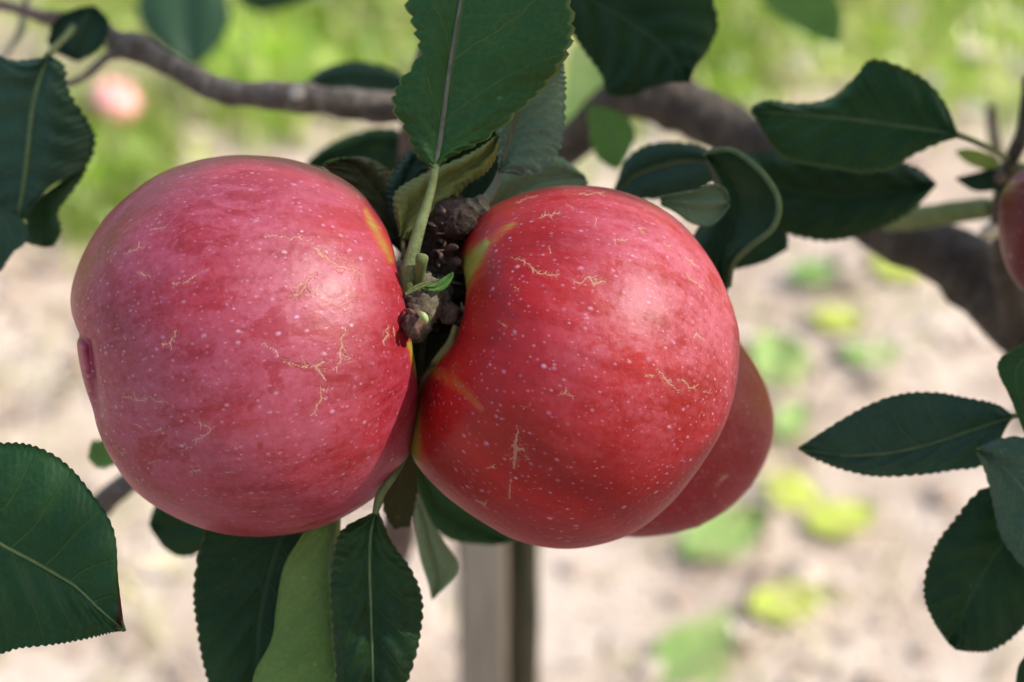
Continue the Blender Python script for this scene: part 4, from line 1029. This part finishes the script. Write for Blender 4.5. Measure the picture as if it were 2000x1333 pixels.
def bloom_left(ax, px, fr):
    b = 0.95 - 0.35 * np.clip((-ax - 0.35) / 0.6, 0, 1)
    return np.clip(b, 0.15, 1)
def bloom_sheen_right(ax, px, fr):
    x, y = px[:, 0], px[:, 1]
    b = 0.02 + 1.0 * np.clip((x - 990) / 300, 0, 1) * np.clip((1010 - y) / 330, 0.12, 1)  # wax bloom shaped into a painted sheen towards the upper right
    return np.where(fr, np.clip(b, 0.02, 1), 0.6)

LD, RD = .604, .606
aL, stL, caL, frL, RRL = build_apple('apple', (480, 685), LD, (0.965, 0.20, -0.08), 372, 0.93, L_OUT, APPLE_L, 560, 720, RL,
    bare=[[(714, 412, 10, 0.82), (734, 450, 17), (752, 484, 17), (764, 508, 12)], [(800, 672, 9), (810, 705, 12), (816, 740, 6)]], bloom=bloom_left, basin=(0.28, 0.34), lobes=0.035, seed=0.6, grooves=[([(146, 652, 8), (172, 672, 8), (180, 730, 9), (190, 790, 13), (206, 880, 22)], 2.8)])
tag(aL, 'left front apple, pink bloomed, its dimpled blossom end facing left', 'apple', 'apples hanging on the tree')
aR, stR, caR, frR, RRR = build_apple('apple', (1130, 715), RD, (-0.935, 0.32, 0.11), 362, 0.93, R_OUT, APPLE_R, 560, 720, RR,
    bare=[[(890, 580, 26), (900, 545, 36), (918, 512, 34), (938, 488, 24), (950, 474, 14)], [(940, 490, 20, 0.62), (972, 460, 16), (1000, 438, 12)], [(836, 716, 16, 0.60), (875, 740, 22), (905, 764, 18), (940, 800, 10)], [(812, 760, 14), (800, 860, 34), (806, 910, 24)]], bloom=bloom_sheen_right, cav=(0.34, 0.24), basin=(0.24, 0.30), lobes=0.018, seed=2.1)
tag(aR, 'right front apple, glossy red with a green patch beside the spur', 'apple', 'apples hanging on the tree')
T_OUT = [(1300, 560), (1390, 600), (1450, 675), (1485, 730), (1507, 790), (1512, 840), (1500, 890), (1470, 945), (1425, 992), (1370, 1025), (1310, 1043), (1240, 1050), (1170, 1040), (1090, 1000), (1040, 920), (1030, 800), (1070, 680), (1160, 590), (1230, 565)]
aT, stT, caT, frT, RRT = build_apple('apple', (1272, 805), .672, (-0.35, 0.85, 0.40), 245, 0.9, T_OUT, APPLE_B, 90, 140, [[(1395, 955, 7), (1420, 930, 5)], [(1360, 985, 6), (1368, 992, 5)]], seed=1.3)
tag(aT, 'dull dark red apple hanging half hidden behind the right front apple', 'apple', 'apples hanging on the tree')
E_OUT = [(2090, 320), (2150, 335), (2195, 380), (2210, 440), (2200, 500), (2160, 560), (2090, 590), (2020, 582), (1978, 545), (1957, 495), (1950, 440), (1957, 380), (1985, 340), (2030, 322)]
aE, stE, caE, frE, RRE = build_apple('apple', (2080, 455), .685, (-0.3, 0.92, 0.1), 132, 0.9, E_OUT, APPLE_SHADED, 70, 110, seed=0.2)
tag(aE, 'red apple with shade painted into its skin, cut off by the right edge of the view', 'apple', 'apples hanging on the tree')
# stalks and blossom ends
def stalk(apple, frame, a, b, r0=.0013, bend=(0, 0, 0)):
    mid = (a + b) / 2 + np.array(bend)
    V, F, caps, U = tube_arrays(np.array([a, mid, b]), [r0 * 1.3, r0, r0 * 1.5], 10, 24, 0.05, 4)
    apple_part(apple, frame, 'stalk', V[:-2], F, STALKM)
stalk(aL, frL, stL - frL[:, 2] * .001, at(826, 600, .600))
stalk(aR, frR, stR - frR[:, 2] * .001, at(862, 610, .603))
stalk(aT, frT, stT - frT[:, 2] * .001, at(1180, 420, .776), bend=(0, 0, -.004))
stalk(aE, frE, stE - frE[:, 2] * .001, at(1970, 330, .765), bend=(0, 0, .004))
calyx_parts(aL, frL, caL, RRL, size=0.17)
for sp_ in ([(190, 742, .5985, 4), (181, 738, .596, 9), (172, 730, .597, 8), (166, 722, .599, 2)], [(190, 746, .5985, 4), (182, 748, .596, 8), (174, 750, .597, 7), (168, 756, .599, 2)], [(192, 738, .5985, 3), (186, 730, .597, 7), (182, 721, .598, 2)]):
    sp_ = np.array(sp_)
    V_, F_, _c, _u = tube_arrays(at(sp_[:, 0], sp_[:, 1], sp_[:, 2]), sp_[:, 3] * .5 * K * .6, 8, 14, 0.1, 3, 0.5)
    apple_part(aL, frL, 'sepal', V_[:-2], F_, SEPAL)
calyx_parts(aR, frR, caR, RRR, size=0.10)
calyx_parts(aT, frT, caT, RRT)
# fallen apple far behind
gp = ground_at(222, 205, 0.03)
gd = float((gp - CAM) @ CF)
aF, stF, caF, frF, RRF = build_apple('apple', (222, 200), gd, (0.3, 0.8, 0.5), 50, 0.9, None, APPLE_P, 40, 60, seed=0.9)
aF.location = (gp[0], gp[1], float(gz(gp[0], gp[1])) + RRF * 0.9 + 0.012)
tag(aF, 'small pink fallen apple lying blurred in the grass behind the left branch', 'apple')
stalk(aF, frF, np.array(aF.location) + frF[:, 2] * RRF * .45, np.array(aF.location) + frF[:, 2] * RRF * 1.15, r0=.001)

# ================================================================== added leaves out of view that shade the fruit
def added_shade_leaves(n, seed):
    """unseen leaves added between the sun and the fruit to shade it"""
    r_ = np.random.default_rng(seed)
    V, F, UV, k_ = [], [], [], 0
    gaps = [(at(x_, 640, .575), 0.034) for x_ in range(400, 1300, 100)] + [(at(1250, 600, .572), 0.03), (at(1140, 165, .94), 0.03), (at(580, 186, .80), 0.014), (at(420, 165, .80), 0.012), (at(700, 200, .80), 0.014), (at(1340, 190, .885), 0.02)]
    bv, bf, buv = fallen_mesh(5, 0.62, 0.3, 7, 2)
    bv, bf, buv = bv[:35], bf[:24], buv[:35]
    core = at(1000, 640, .66)
    for q in range(n):
        for _ in range(30):
            if q < n * 0.09:
                t = r_.uniform(0.55, 1.0)
                p = core + TO_SUN * t + np.array([r_.normal() * 0.14, r_.normal() * 0.15, r_.normal() * 0.09])
            else:
                p = np.array([r_.uniform(0.75, 4.2), 1.05 - 2.6 * r_.random() ** 1.25, r_.uniform(1.55, 2.3)])
            s = r_.uniform(0.07, 0.105)
            ok = p[2] > 1.42 and np.linalg.norm(p - CAM) > 0.25
            for gpnt, gr in gaps:
                w = p - gpnt
                if np.linalg.norm(w - TO_SUN * (w @ TO_SUN)) < gr + 0.42 * s: ok = False
            if ok: break
        else:
            continue
        a, b, c = r_.uniform(0, 6.28), r_.normal() * 0.45, r_.normal() * 0.45
        Rm = np.array(Matrix.Rotation(a, 3, 'Z') @ Matrix.Rotation(b, 3, 'X') @ Matrix.Rotation(c + 0.35, 3, 'Y'))
        V.append(bv * s @ Rm.T + p); F.append(bf + k_); UV.append(buv); k_ += len(bv)
    # close the holes over the fruit and the leaves round it, all but the gaps
    X = np.cross(TO_SUN, [0, 0, 1.0]); X /= np.linalg.norm(X)
    Y = np.cross(X, TO_SUN)
    cell, m = 0.006, 41
    cov = np.zeros((2 * m + 1, 2 * m + 1), bool)
    gi = np.arange(-m, m + 1) * cell
    gxx, gyy = np.meshgrid(gi, gi, indexing='ij')
    def mark(p, rad):
        w = p - core
        cov[(gxx - w @ X) ** 2 + (gyy - w @ Y) ** 2 < rad ** 2] = True
    for v in V: mark(v.mean(0), 0.018)
    gap2 = [((g_ - core) @ X, (g_ - core) @ Y, r0_) for g_, r0_ in gaps]
    for qx, qy, r0_ in gap2: cov[(gxx - qx) ** 2 + (gyy - qy) ** 2 < (r0_ + 0.011) ** 2] = True
    for _ in range(400):
        free = np.argwhere(~cov)
        if not len(free): break
        i_, j_ = free[r_.integers(len(free))]
        t = r_.uniform(0.55, 1.0)
        p = core + X * gi[i_] + Y * gi[j_] + TO_SUN * t
        s = r_.uniform(0.07, 0.10)
        dmin = min(math.hypot(gi[i_] - qx, gi[j_] - qy) - r0_ for qx, qy, r0_ in gap2)
        s = min(s, max(0.028, dmin / 0.42))
        zl = TO_SUN + r_.normal(size=3) * 0.25; zl /= np.linalg.norm(zl)
        xl = np.cross(zl, r_.normal(size=3)); xl /= np.linalg.norm(xl)
        V.append(bv * s @ np.stack([xl, np.cross(zl, xl), zl]) + p); F.append(bf + k_); UV.append(buv); k_ += len(bv)
        mark(p, max(0.23 * s, 0.006))
    o = mesh_obj('foliage', np.vstack(V), np.vstack(F), GREEN, tree, uv=np.vstack(UV))  # added to hold back the sun everywhere but the gaps
    o['kind'] = 'stuff'
    return o
added_shade_leaves(7600, 77)
def leaf_screen_behind(n, seed):
    """unseen leaves added behind the camera to darken what the fruit reflects"""
    r_ = np.random.default_rng(seed)
    bv, bf, buv = fallen_mesh(6, 0.62, 0.3, 7, 2)
    bv, bf, buv = bv[:35], bf[:24], buv[:35]
    V, F, UV = [], [], []
    for q in range(n):
        x = r_.uniform(-4.5, 4.5)
        zc = r_.uniform(0.45, 2.3)
        p = np.array([x, -2.1 + r_.normal() * 0.28 * (1.2 - 0.3 * abs(zc - 1.3)), zc + 0.12 * math.sin(x * 4)])
        Rm = np.array(Matrix.Rotation(r_.uniform(0, 6.28), 3, 'Z') @ Matrix.Rotation(r_.normal() * 0.7, 3, 'X') @ Matrix.Rotation(r_.normal() * 0.7, 3, 'Y'))
        V.append(bv * r_.uniform(0.08, 0.12) @ Rm.T + p); F.append(bf + q * len(bv)); UV.append(buv)
    o = mesh_obj('unseen_leaf_screen', np.vstack(V), np.vstack(F), GREEN, None, uv=np.vstack(UV))
    tag(o, kind='stuff')
leaf_screen_behind(4200, 78)
def shade_leaf(p, along, facing, size, seed, mat):
    """a whole leaf with its middle at p, its length along `along`, its upper side to `facing`"""
    V, F, UV = fallen_mesh(seed, 0.62, 0.15)
    z = np.array(facing) / np.linalg.norm(facing)
    x = np.array(along) - z * np.dot(along, z); x /= np.linalg.norm(x)
    y = np.cross(z, x)
    return mesh_obj('leaf', V * size @ np.stack([x, y, z]) + p, F, mat, tree, origin=np.asarray(p), uv=UV)
shade_leaf(at(2080, 330, .66) + TO_SUN * .10, CU, TO_SUN, .09, 33, GREEN)  # added out of view to shade the apple at the right edge
shade_leaf(at(2100, 470, .66) + TO_SUN * .12, CR + CU, TO_SUN, .09, 34, GREEN)  # second leaf added to keep the sun off that apple
